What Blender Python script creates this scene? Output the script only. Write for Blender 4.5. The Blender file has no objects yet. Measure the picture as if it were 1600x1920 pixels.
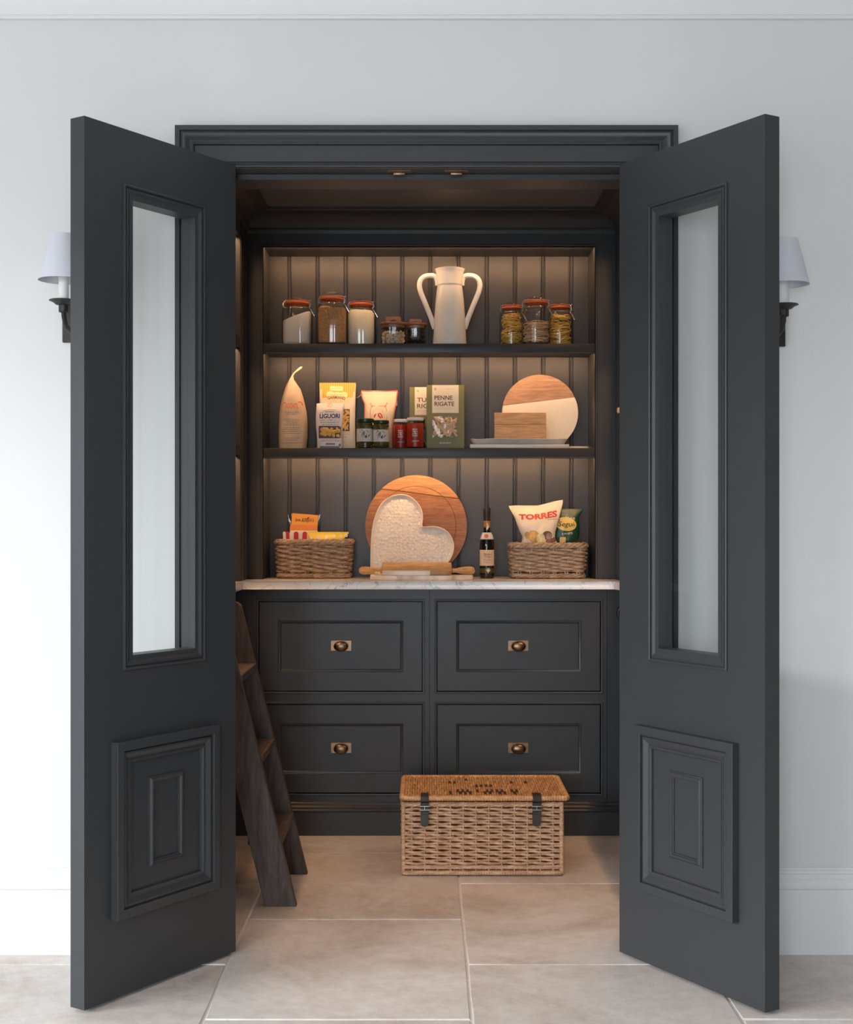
import bpy, bmesh, math, random
from mathutils import Vector, Matrix

SC = bpy.context.scene
COL = SC.collection
RND = random.Random(11)
PI = math.pi

# ------------------------------------------------------------------ camera
# measured: principal row 978 of 1920 (eye level), column 800 of 1600
F, EYE, CAMY, HORY = 2600.0, 1.15, -3.70, 978.0
cam = bpy.data.cameras.new('camera')
cam.sensor_fit = 'HORIZONTAL'
cam.sensor_width = 36.0
cam.lens = F / 1600.0 * 36.0
cam.shift_y = (HORY - 960.0) / 1600.0
cam.clip_start, cam.clip_end = 0.05, 60
camo = bpy.data.objects.new('camera', cam)
COL.objects.link(camo)
camo.location = (0, CAMY, EYE)
camo.rotation_euler = (PI / 2, 0, 0)
SC.camera = camo

# ------------------------------------------------------------------ colour management, world, daylight
SC.view_settings.view_transform = 'Standard'
SC.view_settings.look = 'None'
SC.view_settings.exposure = -0.10
SC.view_settings.gamma = 1.0
SC.view_settings.use_curve_mapping = False
SC.cycles.use_denoising = True
SC.cycles.max_bounces = 10
SC.cycles.diffuse_bounces = 5
SC.cycles.glossy_bounces = 4
SC.cycles.transparent_max_bounces = 32
SC.cycles.caustics_reflective = False
SC.cycles.caustics_refractive = False
SC.cycles.sample_clamp_indirect = 6.0

W = bpy.data.worlds.new('world')
SC.world = W
W.use_nodes = True
W.node_tree.nodes['Background'].inputs[0].default_value = (0.88, 0.945, 1.0, 1)
W.node_tree.nodes['Background'].inputs[1].default_value = 2.0


def area(name, loc, direction, sx, sy, power, col, spread=180):
    l = bpy.data.lights.new(name, 'AREA')
    l.shape = 'RECTANGLE'
    l.size, l.size_y, l.energy, l.color = sx, sy, power, col
    l.spread = math.radians(spread)
    o = bpy.data.objects.new(name, l)
    COL.objects.link(o)
    o.location = loc
    o.rotation_euler = Vector(direction).to_track_quat('-Z', 'Y').to_euler()
    return o


# daylight: a bright bank of sky low outside a made-up opening across the front left corner, and a window behind the camera
area('daylight_west', (-10.4, -5.9, 4.1), (10.4, 5.9, -3.2), 5.0, 2.4, 1250, (0.90, 0.955, 1.0))
area('daylight_south', (-5.6, -13.0, 3.6), (5.3, 14.0, -2.7), 5.0, 2.2, 600, (0.88, 0.945, 1.0))
for wx in (-0.86, -0.16):
    area('daylight_rear', (wx, -6.03, 1.25), (0.04, 1, -0.08), 0.42, 1.9, 36, (0.80, 0.90, 1.0))


def X(px, D): return (px - 800.0) * D / F
def Z(py, D): return EYE - (py - HORY) * D / F
def Y(D): return D + CAMY


# ------------------------------------------------------------------ materials
MATS = {}


class NT:
    def __init__(s, name):
        s.m = bpy.data.materials.new(name)
        s.m.use_nodes = True
        s.t = s.m.node_tree
        s.b = s.t.nodes['Principled BSDF']
        s.out = s.t.nodes['Material Output']

    def n(s, typ, **kw):
        nd = s.t.nodes.new(typ)
        for k, v in kw.items():
            if k.startswith('i_'):
                nd.inputs[k[2:].replace('_', ' ')].default_value = v
            else:
                setattr(nd, k, v)
        return nd

    def l(s, a, b): s.t.links.new(a, b)

    def coord(s, scale=(1, 1, 1), rot=(0, 0, 0), kind='Object'):
        tc = s.n('ShaderNodeTexCoord')
        mp = s.n('ShaderNodeMapping')
        mp.inputs['Scale'].default_value = scale
        mp.inputs['Rotation'].default_value = rot
        s.l(tc.outputs[kind], mp.inputs['Vector'])
        return mp.outputs[0]

    def ramp(s, fac, stops):
        r = s.n('ShaderNodeValToRGB')
        e = r.color_ramp.elements
        while len(e) < len(stops): e.new(0.5)
        for i, (p, c) in enumerate(stops):
            e[i].position = p
            e[i].color = (c[0], c[1], c[2], 1)
        s.l(fac, r.inputs[0])
        return r.outputs[0]

    def noise(s, vec, scale, detail=4, rough=0.55, dist=0.0):
        n = s.n('ShaderNodeTexNoise')
        n.inputs['Scale'].default_value = scale
        n.inputs['Detail'].default_value = detail
        n.inputs['Roughness'].default_value = rough
        n.inputs['Distortion'].default_value = dist
        s.l(vec, n.inputs['Vector'])
        return n.outputs[0]

    def bump(s, h, strength=0.2, dist=0.002):
        b = s.n('ShaderNodeBump')
        b.inputs['Strength'].default_value = strength
        b.inputs['Distance'].default_value = dist
        s.l(h, b.inputs['Height'])
        s.l(b.outputs[0], s.b.inputs['Normal'])

    def mix(s, fac, a, b, mode='MIX'):
        m = s.n('ShaderNodeMix', data_type='RGBA', blend_type=mode)
        for sock, v in ((0, fac), (6, a), (7, b)):
            if hasattr(v, 'is_output'): s.l(v, m.inputs[sock])
            elif sock == 0: m.inputs[0].default_value = v
            else: m.inputs[sock].default_value = (v[0], v[1], v[2], 1)
        return m.outputs[2]


def plain(name, col, rough=0.5, metal=0.0, var=0.06, vs=30.0, bump=0.0, bs=200.0, spec=0.5, sheen=0.0):
    if name in MATS: return MATS[name]
    t = NT(name)
    v = t.coord()
    n = t.noise(v, vs)
    lo = [c * (1 - var) for c in col]
    hi = [min(1, c * (1 + var)) for c in col]
    t.l(t.ramp(n, [(0.3, lo), (0.7, hi)]), t.b.inputs['Base Color'])
    t.b.inputs['Roughness'].default_value = rough
    t.b.inputs['Metallic'].default_value = metal
    t.b.inputs['Specular IOR Level'].default_value = spec
    if bump: t.bump(t.noise(v, bs, 3), bump, 0.001)
    MATS[name] = t.m
    return t.m


def wood(name, dark, light, axis='X', scale=1.0, rough=0.5, rot=(0, 0, 0), fine=1.0, bump=0.12):
    if name in MATS: return MATS[name]
    t = NT(name)
    st = {'X': (0.12, 1, 1), 'Y': (1, 0.12, 1), 'Z': (1, 1, 0.12)}[axis]
    v = t.coord(tuple(a * scale for a in st), rot)
    n1 = t.noise(v, 26, 6, 0.6, 1.6)
    n2 = t.noise(v, 130 * fine, 3, 0.6, 0.3)
    c = t.ramp(n1, [(0.28, dark), (0.50, [(a + b) / 2 for a, b in zip(dark, light)]), (0.70, light)])
    c2 = t.ramp(n2, [(0.35, (0.66, 0.62, 0.58)), (0.6, (1, 1, 1))])
    t.l(t.mix(0.75, c, c2, 'MULTIPLY'), t.b.inputs['Base Color'])
    t.b.inputs['Roughness'].default_value = rough
    t.bump(n2, bump, 0.001)
    MATS[name] = t.m
    return t.m


def marble(name, base, vein, scale=6.0, rough=0.22, width=0.035, amount=0.6):
    if name in MATS: return MATS[name]
    t = NT(name)
    v = t.coord()
    n = t.noise(v, scale, 7, 0.62, 1.2)
    m = t.n('ShaderNodeMath', operation='SUBTRACT'); m.inputs[1].default_value = 0.5
    a = t.n('ShaderNodeMath', operation='ABSOLUTE')
    t.l(n, m.inputs[0]); t.l(m.outputs[0], a.inputs[0])
    veins = t.ramp(a.outputs[0], [(0.0, (1, 1, 1)), (width, (0, 0, 0))])
    broken = t.ramp(t.noise(v, scale * 1.7, 2), [(0.45, (0, 0, 0)), (0.65, (amount,) * 3)])
    fac = t.mix(1.0, veins, broken, 'MULTIPLY')
    cloud = t.ramp(t.noise(v, scale * 0.6, 4), [(0.3, [c * 0.93 for c in base]), (0.7, base)])
    t.l(t.mix(fac, cloud, vein), t.b.inputs['Base Color'])
    t.b.inputs['Roughness'].default_value = rough
    MATS[name] = t.m
    return t.m


def glassy(name, tint=(1, 1, 1), rough=0.02, edge=0.6, boost=1.0):
    """thin clear glass: fresnel mix of a transparent and a glossy shader"""
    if name in MATS: return MATS[name]
    t = NT(name)
    t.t.nodes.remove(t.b)
    tr = t.n('ShaderNodeBsdfTransparent')
    gl = t.n('ShaderNodeBsdfGlossy')
    gl.inputs['Roughness'].default_value = rough
    lw = t.n('ShaderNodeLayerWeight'); lw.inputs['Blend'].default_value = 0.5
    p5 = t.n('ShaderNodeMath', operation='POWER'); p5.inputs[1].default_value = 5.0
    t.l(lw.outputs['Facing'], p5.inputs[0])
    fr = t.n('ShaderNodeMath', operation='MULTIPLY_ADD', use_clamp=True)      # Schlick: 0.04 + 0.96 (1 - cos)^5
    fr.inputs[1].default_value, fr.inputs[2].default_value = 0.96, 0.04
    t.l(p5.outputs[0], fr.inputs[0])
    c = t.ramp(lw.outputs['Facing'], [(0.0, tint), (0.75, tint), (1.0, [k * edge for k in tint])])
    t.l(c, tr.inputs['Color'])
    mx = t.n('ShaderNodeMixShader')
    mul = t.n('ShaderNodeMath', operation='MULTIPLY'); mul.inputs[1].default_value = boost
    t.l(fr.outputs[0], mul.inputs[0])
    t.l(mul.outputs[0], mx.inputs[0]); t.l(tr.outputs[0], mx.inputs[1]); t.l(gl.outputs[0], mx.inputs[2])
    t.l(mx.outputs[0], t.out.inputs['Surface'])
    MATS[name] = t.m
    return t.m


def emit(name, col, strength):
    t = NT(name)
    t.b.inputs['Base Color'].default_value = (*col, 1)
    t.b.inputs['Emission Color'].default_value = (*col, 1)
    t.b.inputs['Emission Strength'].default_value = strength
    return t.m


def limestone():
    t = NT('limestone')
    oi = t.n('ShaderNodeObjectInfo')
    tc = t.n('ShaderNodeTexCoord')
    off = t.n('ShaderNodeVectorMath', operation='SCALE')
    off.inputs[0].default_value = (13.1, 7.7, 3.3)
    t.l(oi.outputs['Random'], off.inputs['Scale'])
    ad = t.n('ShaderNodeVectorMath', operation='ADD')
    t.l(tc.outputs['Object'], ad.inputs[0]); t.l(off.outputs[0], ad.inputs[1])
    v = ad.outputs[0]
    big = t.noise(v, 2.6, 6, 0.6, 0.8)
    c = t.ramp(big, [(0.30, (0.58, 0.495, 0.435)), (0.47, (0.72, 0.655, 0.605)), (0.66, (0.81, 0.77, 0.73))])
    # a tone of its own for every slab
    tone = t.ramp(oi.outputs['Random'], [(0.0, (0.90, 0.89, 0.88)), (1.0, (1.04, 1.03, 1.03))])
    c = t.mix(1.0, c, tone, 'MULTIPLY')
    mott = t.ramp(t.noise(v, 24, 5, 0.7), [(0.35, (0.88, 0.865, 0.85)), (0.65, (1.06, 1.06, 1.06))])
    c = t.mix(0.8, c, mott, 'MULTIPLY')
    # pale fossil flecks, stretched
    mp = t.n('ShaderNodeMapping'); mp.inputs['Scale'].default_value = (1, 2.2, 1); mp.inputs['Rotation'].default_value = (0, 0, 0.5)
    t.l(v, mp.inputs['Vector'])
    fl = t.ramp(t.noise(mp.outputs[0], 75, 3, 0.7, 1.2), [(0.60, (0, 0, 0)), (0.70, (0.85,) * 3)])
    msk = t.ramp(t.noise(v, 6, 3), [(0.40, (0, 0, 0)), (0.62, (1, 1, 1))])
    c = t.mix(t.mix(1.0, fl, msk, 'MULTIPLY'), c, (0.84, 0.82, 0.79))
    # pale crackle
    n = t.noise(v, 3.3, 5, 0.6, 1.5)
    m = t.n('ShaderNodeMath', operation='SUBTRACT'); m.inputs[1].default_value = 0.5
    a = t.n('ShaderNodeMath', operation='ABSOLUTE')
    t.l(n, m.inputs[0]); t.l(m.outputs[0], a.inputs[0])
    ve = t.ramp(a.outputs[0], [(0.0, (0.35,) * 3), (0.02, (0, 0, 0))])
    c = t.mix(ve, c, (0.78, 0.76, 0.73))
    t.l(c, t.b.inputs['Base Color'])
    t.b.inputs['Roughness'].default_value = 0.50
    t.bump(t.noise(v, 40, 4), 0.08, 0.002)
    MATS['limestone'] = t.m
    return t.m


PAINT = plain('charcoal_paint', (0.045, 0.047, 0.050), 0.38, spec=0.35, var=0.02, bump=0.02, bs=300)
WALL = plain('wall_paint', (0.74, 0.735, 0.725), 0.85, var=0.008, vs=2.0, bump=0.02, bs=400)
TRIMW = plain('white_trim', (0.80, 0.80, 0.80), 0.45, var=0.006, vs=2.0)
CEIL = plain('ceiling_paint', (0.84, 0.84, 0.84), 0.9, var=0.005, vs=2.0)
STONE = limestone()
GROUT = plain('grout', (0.80, 0.77, 0.73), 0.9, var=0.05, vs=40, bump=0.2)
QUARTZ = marble('worktop_quartz', (0.90, 0.90, 0.90), (0.25, 0.24, 0.25), 9, 0.18, 0.03, 0.75)
BRONZE = plain('aged_bronze', (0.26, 0.165, 0.105), 0.36, 1.0, var=0.15, vs=60)
IRON = plain('blackened_iron', (0.035, 0.032, 0.031), 0.45, 0.6, var=0.15, vs=60)
STEEL = plain('clip_steel', (0.66, 0.63, 0.60), 0.24, 1.0, var=0.03)
PANE = glassy('door_glass', (0.982, 0.99, 0.987), 0.0, 0.85)
JGLASS = glassy('jar_glass', (0.99, 0.99, 0.98), 0.03, 0.50, 0.6)
LADDERW = wood('dark_oak', (0.050, 0.036, 0.030), (0.150, 0.110, 0.094), 'Z', 1.2, 0.55)
LED = emit('warm_led', (1.0, 0.60, 0.30), 6.0)


# ------------------------------------------------------------------ mesh helpers
class MB:
    def __init__(s): s.v, s.f = [], []

    def add(s, vs, fs):
        n = len(s.v)
        s.v += [tuple(v) for v in vs]
        s.f += [tuple(i + n for i in f) for f in fs]
        return s

    def bm(s, b):
        b.verts.index_update()
        s.add([v.co[:] for v in b.verts], [[v.index for v in f.verts] for f in b.faces])
        b.free()
        return s

    def box(s, x0, x1, y0, y1, z0, z1, bev=0.0, seg=1):
        if bev <= 0:
            return s.add([(x, y, z) for z in (z0, z1) for y in (y0, y1) for x in (x0, x1)],
                         [(0, 2, 3, 1), (4, 5, 7, 6), (0, 1, 5, 4), (2, 6, 7, 3), (0, 4, 6, 2), (1, 3, 7, 5)])
        b = bmesh.new()
        bmesh.ops.create_cube(b, size=1)
        for v in b.verts:
            v.co = ((x0 + x1) / 2 + v.co.x * (x1 - x0), (y0 + y1) / 2 + v.co.y * (y1 - y0), (z0 + z1) / 2 + v.co.z * (z1 - z0))
        bmesh.ops.bevel(b, geom=b.edges[:], offset=bev, segments=seg, affect='EDGES', profile=0.5)
        return s.bm(b)

    def prism(s, poly, a0, a1, axis='y', bev=0.0, seg=2):
        """extrude a 2-D outline; axis y: poly=(x,z), x: poly=(y,z), z: poly=(x,y)"""
        def P(p, a):
            return {'y': (p[0], a, p[1]), 'x': (a, p[0], p[1]), 'z': (p[0], p[1], a)}[axis]
        n = len(poly)
        vs = [P(p, a0) for p in poly] + [P(p, a1) for p in poly]
        fs = [tuple(range(n)), tuple(range(2 * n - 1, n - 1, -1))] + [(i, i + n, (i + 1) % n + n, (i + 1) % n) for i in range(n)]
        if bev <= 0: return s.add(vs, fs)
        b = bmesh.new()
        bv = [b.verts.new(v) for v in vs]
        ff = [b.faces.new([bv[i] for i in f]) for f in fs]
        ed = list({e for f in ff[:2] for e in f.edges})
        bmesh.ops.bevel(b, geom=ed, offset=bev, segments=seg, affect='EDGES', profile=0.5)
        return s.bm(b)

    def tube(s, pts, r, n=8, closed=False, caps=True, flat=None):
        pts = [Vector(p) for p in pts]
        m = len(pts)
        rs = r if isinstance(r, (list, tuple)) else [r] * m
        tan = []
        for i in range(m):
            a = pts[(i - 1) % m] if closed or i else pts[0]
            b = pts[(i + 1) % m] if closed or i < m - 1 else pts[-1]
            t = (b - a)
            tan.append(t.normalized() if t.length > 1e-9 else Vector((0, 0, 1)))
        up = Vector((0, 0, 1)) if abs(tan[0].z) < 0.9 else Vector((1, 0, 0))
        nr = (up - tan[0] * up.dot(tan[0])).normalized()
        base = len(s.v)
        for i in range(m):
            nr = nr - tan[i] * nr.dot(tan[i])
            if nr.length < 1e-6: nr = tan[i].orthogonal()
            nr.normalize()
            bn = tan[i].cross(nr)
            for k in range(n):
                a = 2 * PI * k / n
                off = nr * math.cos(a) * rs[i] * (flat or 1) + bn * math.sin(a) * rs[i]
                s.v.append(tuple(pts[i] + off))
        seg = m if closed else m - 1
        for i in range(seg):
            j = (i + 1) % m
            for k in range(n):
                l = (k + 1) % n
                s.f.append((base + i * n + k, base + i * n + l, base + j * n + l, base + j * n + k))
        if caps and not closed:
            s.f.append(tuple(base + k for k in range(n - 1, -1, -1)))
            s.f.append(tuple(base + (m - 1) * n + k for k in range(n)))
        return s

    def lathe(s, prof, n=32, c=(0, 0), p=2.0, cap0=True, cap1=True, warp=None):
        """revolve (radius, z[, squareness]) about z"""
        base = len(s.v)
        for q in prof:
            r, z = q[0], q[1]
            pp = q[2] if len(q) > 2 else p
            for k in range(n):
                a = 2 * PI * (k + 0.5) / n
                ca, sa = math.cos(a), math.sin(a)
                rr = r / (abs(ca) ** pp + abs(sa) ** pp) ** (1 / pp)
                x, y = rr * ca, rr * sa
                zz = z + (warp(x, y, z) if warp else 0)
                s.v.append((c[0] + x, c[1] + y, zz))
        for i in range(len(prof) - 1):
            for k in range(n):
                l = (k + 1) % n
                s.f.append((base + i * n + k, base + i * n + l, base + (i + 1) * n + l, base + (i + 1) * n + k))
        if cap0: s.f.append(tuple(base + k for k in range(n - 1, -1, -1)))
        if cap1: s.f.append(tuple(base + (len(prof) - 1) * n + k for k in range(n)))
        return s

    def frame(s, x0, x1, z0, z1, prof, fn, fill=False, legs=False):
        """mitred moulding round a rectangle; prof=(inset,height); fn(u,v,h)->xyz; legs: no bottom rail"""
        base = len(s.v)
        for (i, h) in prof:
            if legs: cs = [(x0 + i, z0), (x0 + i, z1 - i), (x1 - i, z1 - i), (x1 - i, z0)]
            else: cs = [(x0 + i, z0 + i), (x0 + i, z1 - i), (x1 - i, z1 - i), (x1 - i, z0 + i)]
            for (u, v) in cs: s.v.append(tuple(fn(u, v, h)))
        for a in range(len(prof) - 1):
            for k in range(3 if legs else 4):
                l = (k + 1) % 4
                s.f.append((base + a * 4 + k, base + a * 4 + l, base + a * 4 + 4 + l, base + a * 4 + 4 + k))
        if fill:
            b = base + (len(prof) - 1) * 4
            s.f.append((b, b + 1, b + 2, b + 3))
        return s

    def ball(s, c, r, n=10, m=6, rot=None):
        """ellipsoid, r = 3 radii"""
        base = len(s.v)
        c = Vector(c)
        M = rot.to_matrix() if rot else None
        for i in range(m + 1):
            th = PI * i / m
            for k in range(n):
                a = 2 * PI * k / n
                v = Vector((r[0] * math.sin(th) * math.cos(a), r[1] * math.sin(th) * math.sin(a), r[2] * math.cos(th)))
                if M: v = M @ v
                s.v.append(tuple(c + v))
        for i in range(m):
            for k in range(n):
                l = (k + 1) % n
                s.f.append((base + i * n + k, base + (i + 1) * n + k, base + (i + 1) * n + l, base + i * n + l))
        return s

    def xf(s, M):
        s.v = [tuple(M @ Vector(v)) for v in s.v]
        return s

    def build(s, name, mat, parent=None, smooth=38, norm=True, merge=0.0):
        me = bpy.data.meshes.new(name)
        me.from_pydata(s.v, [], s.f)
        b = bmesh.new()
        b.from_mesh(me)
        if merge: bmesh.ops.remove_doubles(b, verts=b.verts, dist=merge)
        if norm: bmesh.ops.recalc_face_normals(b, faces=b.faces)
        b.to_mesh(me)
        b.free()
        me.materials.append(mat)
        if smooth:
            me.shade_smooth()
            me.set_sharp_from_angle(angle=math.radians(smooth))
        o = bpy.data.objects.new(name, me)
        COL.objects.link(o)
        if parent is not None: o.parent = parent
        return o


def thing(name, label, cat, loc=(0, 0, 0), rz=0.0, group=None):
    o = bpy.data.objects.new(name, None)
    COL.objects.link(o)
    o.empty_display_size = 0.05
    o.location = loc
    o.rotation_euler = (0, 0, rz)
    o['label'], o['category'] = label, cat
    if group: o['group'] = group
    return o


def tag(o, label, cat, group=None, kind=None):
    o['label'], o['category'] = label, cat
    if group: o['group'] = group
    if kind: o['kind'] = kind
    return o


def struct(o, label=None):
    o['kind'] = 'structure'
    if label: o['label'] = label
    return o


def at(o, loc, rot=None):
    o.location = loc
    if rot: o.rotation_euler = rot
    return o


# lettering -------------------------------------------------------------------
_TC = {}


def glyphs(s, bold=0.0, shear=0.0, space=1.0):
    k = (s, bold, shear, space)
    if k in _TC: return _TC[k]
    cu = bpy.data.curves.new('lettering', 'FONT')
    cu.body, cu.size, cu.offset, cu.shear, cu.space_character = s, 1.0, bold, shear, space
    cu.resolution_u = 3
    o = bpy.data.objects.new('lettering', cu)
    COL.objects.link(o)
    bpy.context.view_layer.update()
    dg = bpy.context.evaluated_depsgraph_get()
    me = bpy.data.meshes.new_from_object(o.evaluated_get(dg))
    vs = [v.co[:2] for v in me.vertices]
    fs = [tuple(p.vertices) for p in me.polygons]
    bpy.data.objects.remove(o)
    bpy.data.curves.remove(cu)
    bpy.data.meshes.remove(me)
    x0, x1 = min(v[0] for v in vs), max(v[0] for v in vs)
    y0, y1 = min(v[1] for v in vs), max(v[1] for v in vs)
    _TC[k] = ([((v[0] - x0) / (x1 - x0), (v[1] - y0) / (y1 - y0)) for v in vs], fs)
    return _TC[k]


def write(mb, s, x0, x1, z0, z1, surf, bold=0.0, shear=0.0, arc=0.0, slope=0.0, space=1.0):
    """set a word in the box x0..x1, z0..z1 of the surface surf(x,z)->xyz"""
    vs, fs = glyphs(s, bold, shear, space)
    out = []
    for (u, v) in vs:
        x = x0 + (x1 - x0) * u
        z = z0 + (z1 - z0) * v + arc * (1 - (2 * u - 1) ** 2) + slope * (u - 0.5)
        out.append(surf(x, z))
    mb.add(out, fs)


def patch(mb, x0, x1, z0, z1, surf, n=6, m=4, slope=0.0):
    """a printed rectangle lying on a surface"""
    vs = [surf(x0 + (x1 - x0) * i / n, z0 + (z1 - z0) * j / m + slope * (i / n - 0.5)) for j in range(m + 1) for i in range(n + 1)]
    w = n + 1
    mb.add(vs, [(j * w + i, j * w + i + 1, (j + 1) * w + i + 1, (j + 1) * w + i) for j in range(m) for i in range(n)])


def blob(mb, cx, cz, rx, rz, surf, n=20, rot=0.0, rings=3):
    """a printed ellipse lying on a surface"""
    vs = [surf(cx, cz)]
    for j in range(1, rings + 1):
        for i in range(n):
            a = 2 * PI * i / n
            u, v = rx * math.cos(a) * j / rings, rz * math.sin(a) * j / rings
            vs.append(surf(cx + u * math.cos(rot) - v * math.sin(rot), cz + u * math.sin(rot) + v * math.cos(rot)))
    fs = [(0, 1 + i, 1 + (i + 1) % n) for i in range(n)]
    for j in range(rings - 1):
        a, b = 1 + j * n, 1 + (j + 1) * n
        fs += [(a + i, b + i, b + (i + 1) % n, a + (i + 1) % n) for i in range(n)]
    mb.add(vs, fs)


def stroke(mb, pts, w, surf):
    """a printed line of width w through 2-D points"""
    L, Rr = [], []
    for i, p in enumerate(pts):
        a, b = pts[max(0, i - 1)], pts[min(len(pts) - 1, i + 1)]
        dx, dz = b[0] - a[0], b[1] - a[1]
        d = math.hypot(dx, dz) or 1
        ww = w[i] if isinstance(w, (list, tuple)) else w
        nx, nz = -dz / d * ww / 2, dx / d * ww / 2
        L.append(surf(p[0] + nx, p[1] + nz)); Rr.append(surf(p[0] - nx, p[1] - nz))
    n = len(pts)
    mb.add(L + Rr, [(i, i + 1, n + i + 1, n + i) for i in range(n - 1)])


def dashes(mb, x0, x1, z, h, surf, rnd, fill=0.8):
    """a line of print too small to read"""
    x = x0
    while x < x1:
        w = rnd.uniform(0.004, 0.011)
        patch(mb, x, min(x + w, x1), z, z + h, surf, 2, 1)
        x += w + rnd.uniform(0.0015, 0.003)


def surf_y(y): return lambda x, z: (x, y, z)
def surf_cyl(r, x0=0.0, y0=0.0): return lambda x, z: (x0 + r * math.sin(x / r), y0 - r * math.cos(x / r), z)

# ================================================================== ROOM SHELL
OPX, OPZ = 0.560, 2.092            # half width and height of the doorway
CX = 0.0117                        # centre line of the pantry joinery
Z1, Z2, ZC = 1.8244, 1.4287, 0.932  # upper shelf, lower shelf, worktop
YB = 1.79                          # face of the boarded back
YU = 1.55                          # face of the upper shelves
YF = Y(5.09)                       # face of the drawers
XL, XR = -0.68, 0.715              # faces of the side shelves
WT = 0.15                          # wall thickness

m = MB()
m.box(-4.74, -OPX - 0.008, 0, WT, -0.02, 2.62).box(OPX + 0.008, 4.5, 0, WT, -0.02, 2.62)
m.box(-OPX - 0.008, OPX + 0.008, 0, WT, OPZ + 0.008, 2.62)
struct(m.build('wall_back', WALL, smooth=0))
struct(MB().box(-4.86, -4.74, -1.2, WT, -0.02, 2.62).build('wall_left', WALL, smooth=0))
struct(MB().box(4.5, 4.62, -6.1, WT, -0.02, 2.62).build('wall_right', plain('bounce_grey', (0.40, 0.40, 0.39), 0.8), smooth=0))  # out of view; its grey is picked to limit the light it bounces back
# angled corner wall out of view, made up so its opening shapes the daylight
HEAD = 2.20
m = MB()
m.box(-2.52, -2.05, -0.12, 0, -0.02, 2.62).box(2.05, 2.52, -0.12, 0, -0.02, 2.62).box(-2.05, 2.05, -0.12, 0, HEAD, 2.62)
m.xf(Matrix.Translation((-2.97, -2.97, 0)) @ Matrix.Rotation(math.radians(-45), 4, 'Z'))
struct(m.build('wall_daylight_mask', WALL, smooth=0))
m = MB()
m.box(-1.32, -1.2, -6.1, -4.70, -0.02, 2.62).box(-1.32, -1.09, -6.1, -6.0, -0.02, 2.62).box(-0.63, -0.39, -6.1, -6.0, -0.02, 2.62).box(0.07, 4.62, -6.1, -6.0, -0.02, 2.62)
m.box(-1.09, 0.07, -6.1, -6.0, 2.22, 2.62).box(-1.09, 0.07, -6.1, -6.0, -0.02, 0.28)
struct(m.build('wall_rear', WALL, smooth=0))
struct(MB().prism([(-4.86, WT), (-4.86, -1.2), (-1.32, -4.74), (-1.32, -6.1), (4.62, -6.1), (4.62, WT)], 2.62, 2.70, 'z').build('ceiling', CEIL, smooth=0))

# floor: a bed of grout with every limestone slab laid in it
fl = struct(MB().box(-4.86, 4.62, -6.1, 1.95, -0.06, -0.0035).build('floor', GROUT, smooth=0), 'pale limestone slab floor with light grout joints')
PITX, PITY, GAP = 0.622, 0.805, 0.0045
rt = random.Random(5)
for j in range(-8, 8):
    x0, x1 = max(-4.74, 0.105 + PITX * j), min(4.5, 0.105 + PITX * (j + 1))
    if x1 - x0 < 0.05: continue
    ph = Y(3.600) if j % 2 == 0 else Y(4.008)
    for k in range(-5, 6):
        y0, y1 = max(-5.6, ph + PITY * k), min(1.93, ph + PITY * (k + 1))
        if y1 - y0 < 0.05: continue
        a0, a1, b0, b1 = x0 + GAP, x1 - GAP, y0 + GAP, y1 - GAP
        q = lambda: rt.uniform(-0.0013, 0.0013)
        P = []
        for t in range(6): P.append((a0 + (a1 - a0) * t / 6, b0 + q()))
        for t in range(7): P.append((a1 + q(), b0 + (b1 - b0) * t / 7))
        for t in range(6): P.append((a1 - (a1 - a0) * t / 6, b1 + q()))
        for t in range(7): P.append((a0 + q(), b1 - (b1 - b0) * t / 7))
        MB().prism(P, -0.02, rt.uniform(-0.0006, 0.0004), 'z', 0.0022, 1).build('tile', STONE, fl, 30)

# skirting, cornice
SK = [(0, 0), (-0.020, 0), (-0.020, 0.172), (-0.0245, 0.176), (-0.026, 0.184), (-0.0245, 0.192), (-0.019, 0.199), (-0.0165, 0.2018),
      (-0.0165, 0.2125), (-0.012, 0.2140), (-0.0115, 0.220), (-0.007, 0.2235), (-0.006, 0.228), (0, 0.228)]
struct(MB().prism(SK, -4.74, -0.668, 'x').build('baseboard_left', TRIMW, smooth=30))
struct(MB().prism(SK, 0.668, 4.5, 'x').build('baseboard_right', TRIMW, smooth=30))
CO = [(0, 2.487), (-0.016, 2.487), (-0.0175, 2.4915), (-0.016, 2.496), (-0.0125, 2.4985), (-0.014, 2.520), (-0.024, 2.552), (-0.050, 2.585),
      (-0.085, 2.603), (-0.105, 2.606), (-0.105, 2.62), (0, 2.62)]
struct(MB().prism(CO, -4.74, 4.5, 'x').build('trim_1', TRIMW, smooth=30), 'white plaster cornice along the top of the wall')

# architrave, door lining
AR = [(0, 0), (0, 0.028), (0.0015, 0.030), (0.0125, 0.030), (0.0135, 0.029), (0.0140, 0.021), (0.0165, 0.021), (0.0175, 0.026), (0.021, 0.0275),
      (0.026, 0.026), (0.032, 0.020), (0.038, 0.0165), (0.0415, 0.0165), (0.0425, 0.020), (0.0455, 0.0215), (0.0485, 0.020), (0.0495, 0.010),
      (0.0508, 0.010), (0.0515, 0.013), (0.0935, 0.013), (0.0940, 0.0085), (0.0955, 0.0085), (0.0965, 0.0145), (0.100, 0.017), (0.104, 0.0125), (0.1065, 0.012), (0.1075, 0.0)]
ar = MB().frame(-0.667, 0.667, 0.0, 2.2005, AR, lambda u, v, h: (u, -h, v), legs=True)
struct(ar.build('trim_2', PAINT, smooth=30), 'charcoal moulded architrave round the pantry doorway')
m = MB()
m.box(-0.575, -0.556, 0.014, WT + 0.016, 0, OPZ).box(0.556, 0.575, 0.014, WT + 0.016, 0, OPZ)
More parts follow.
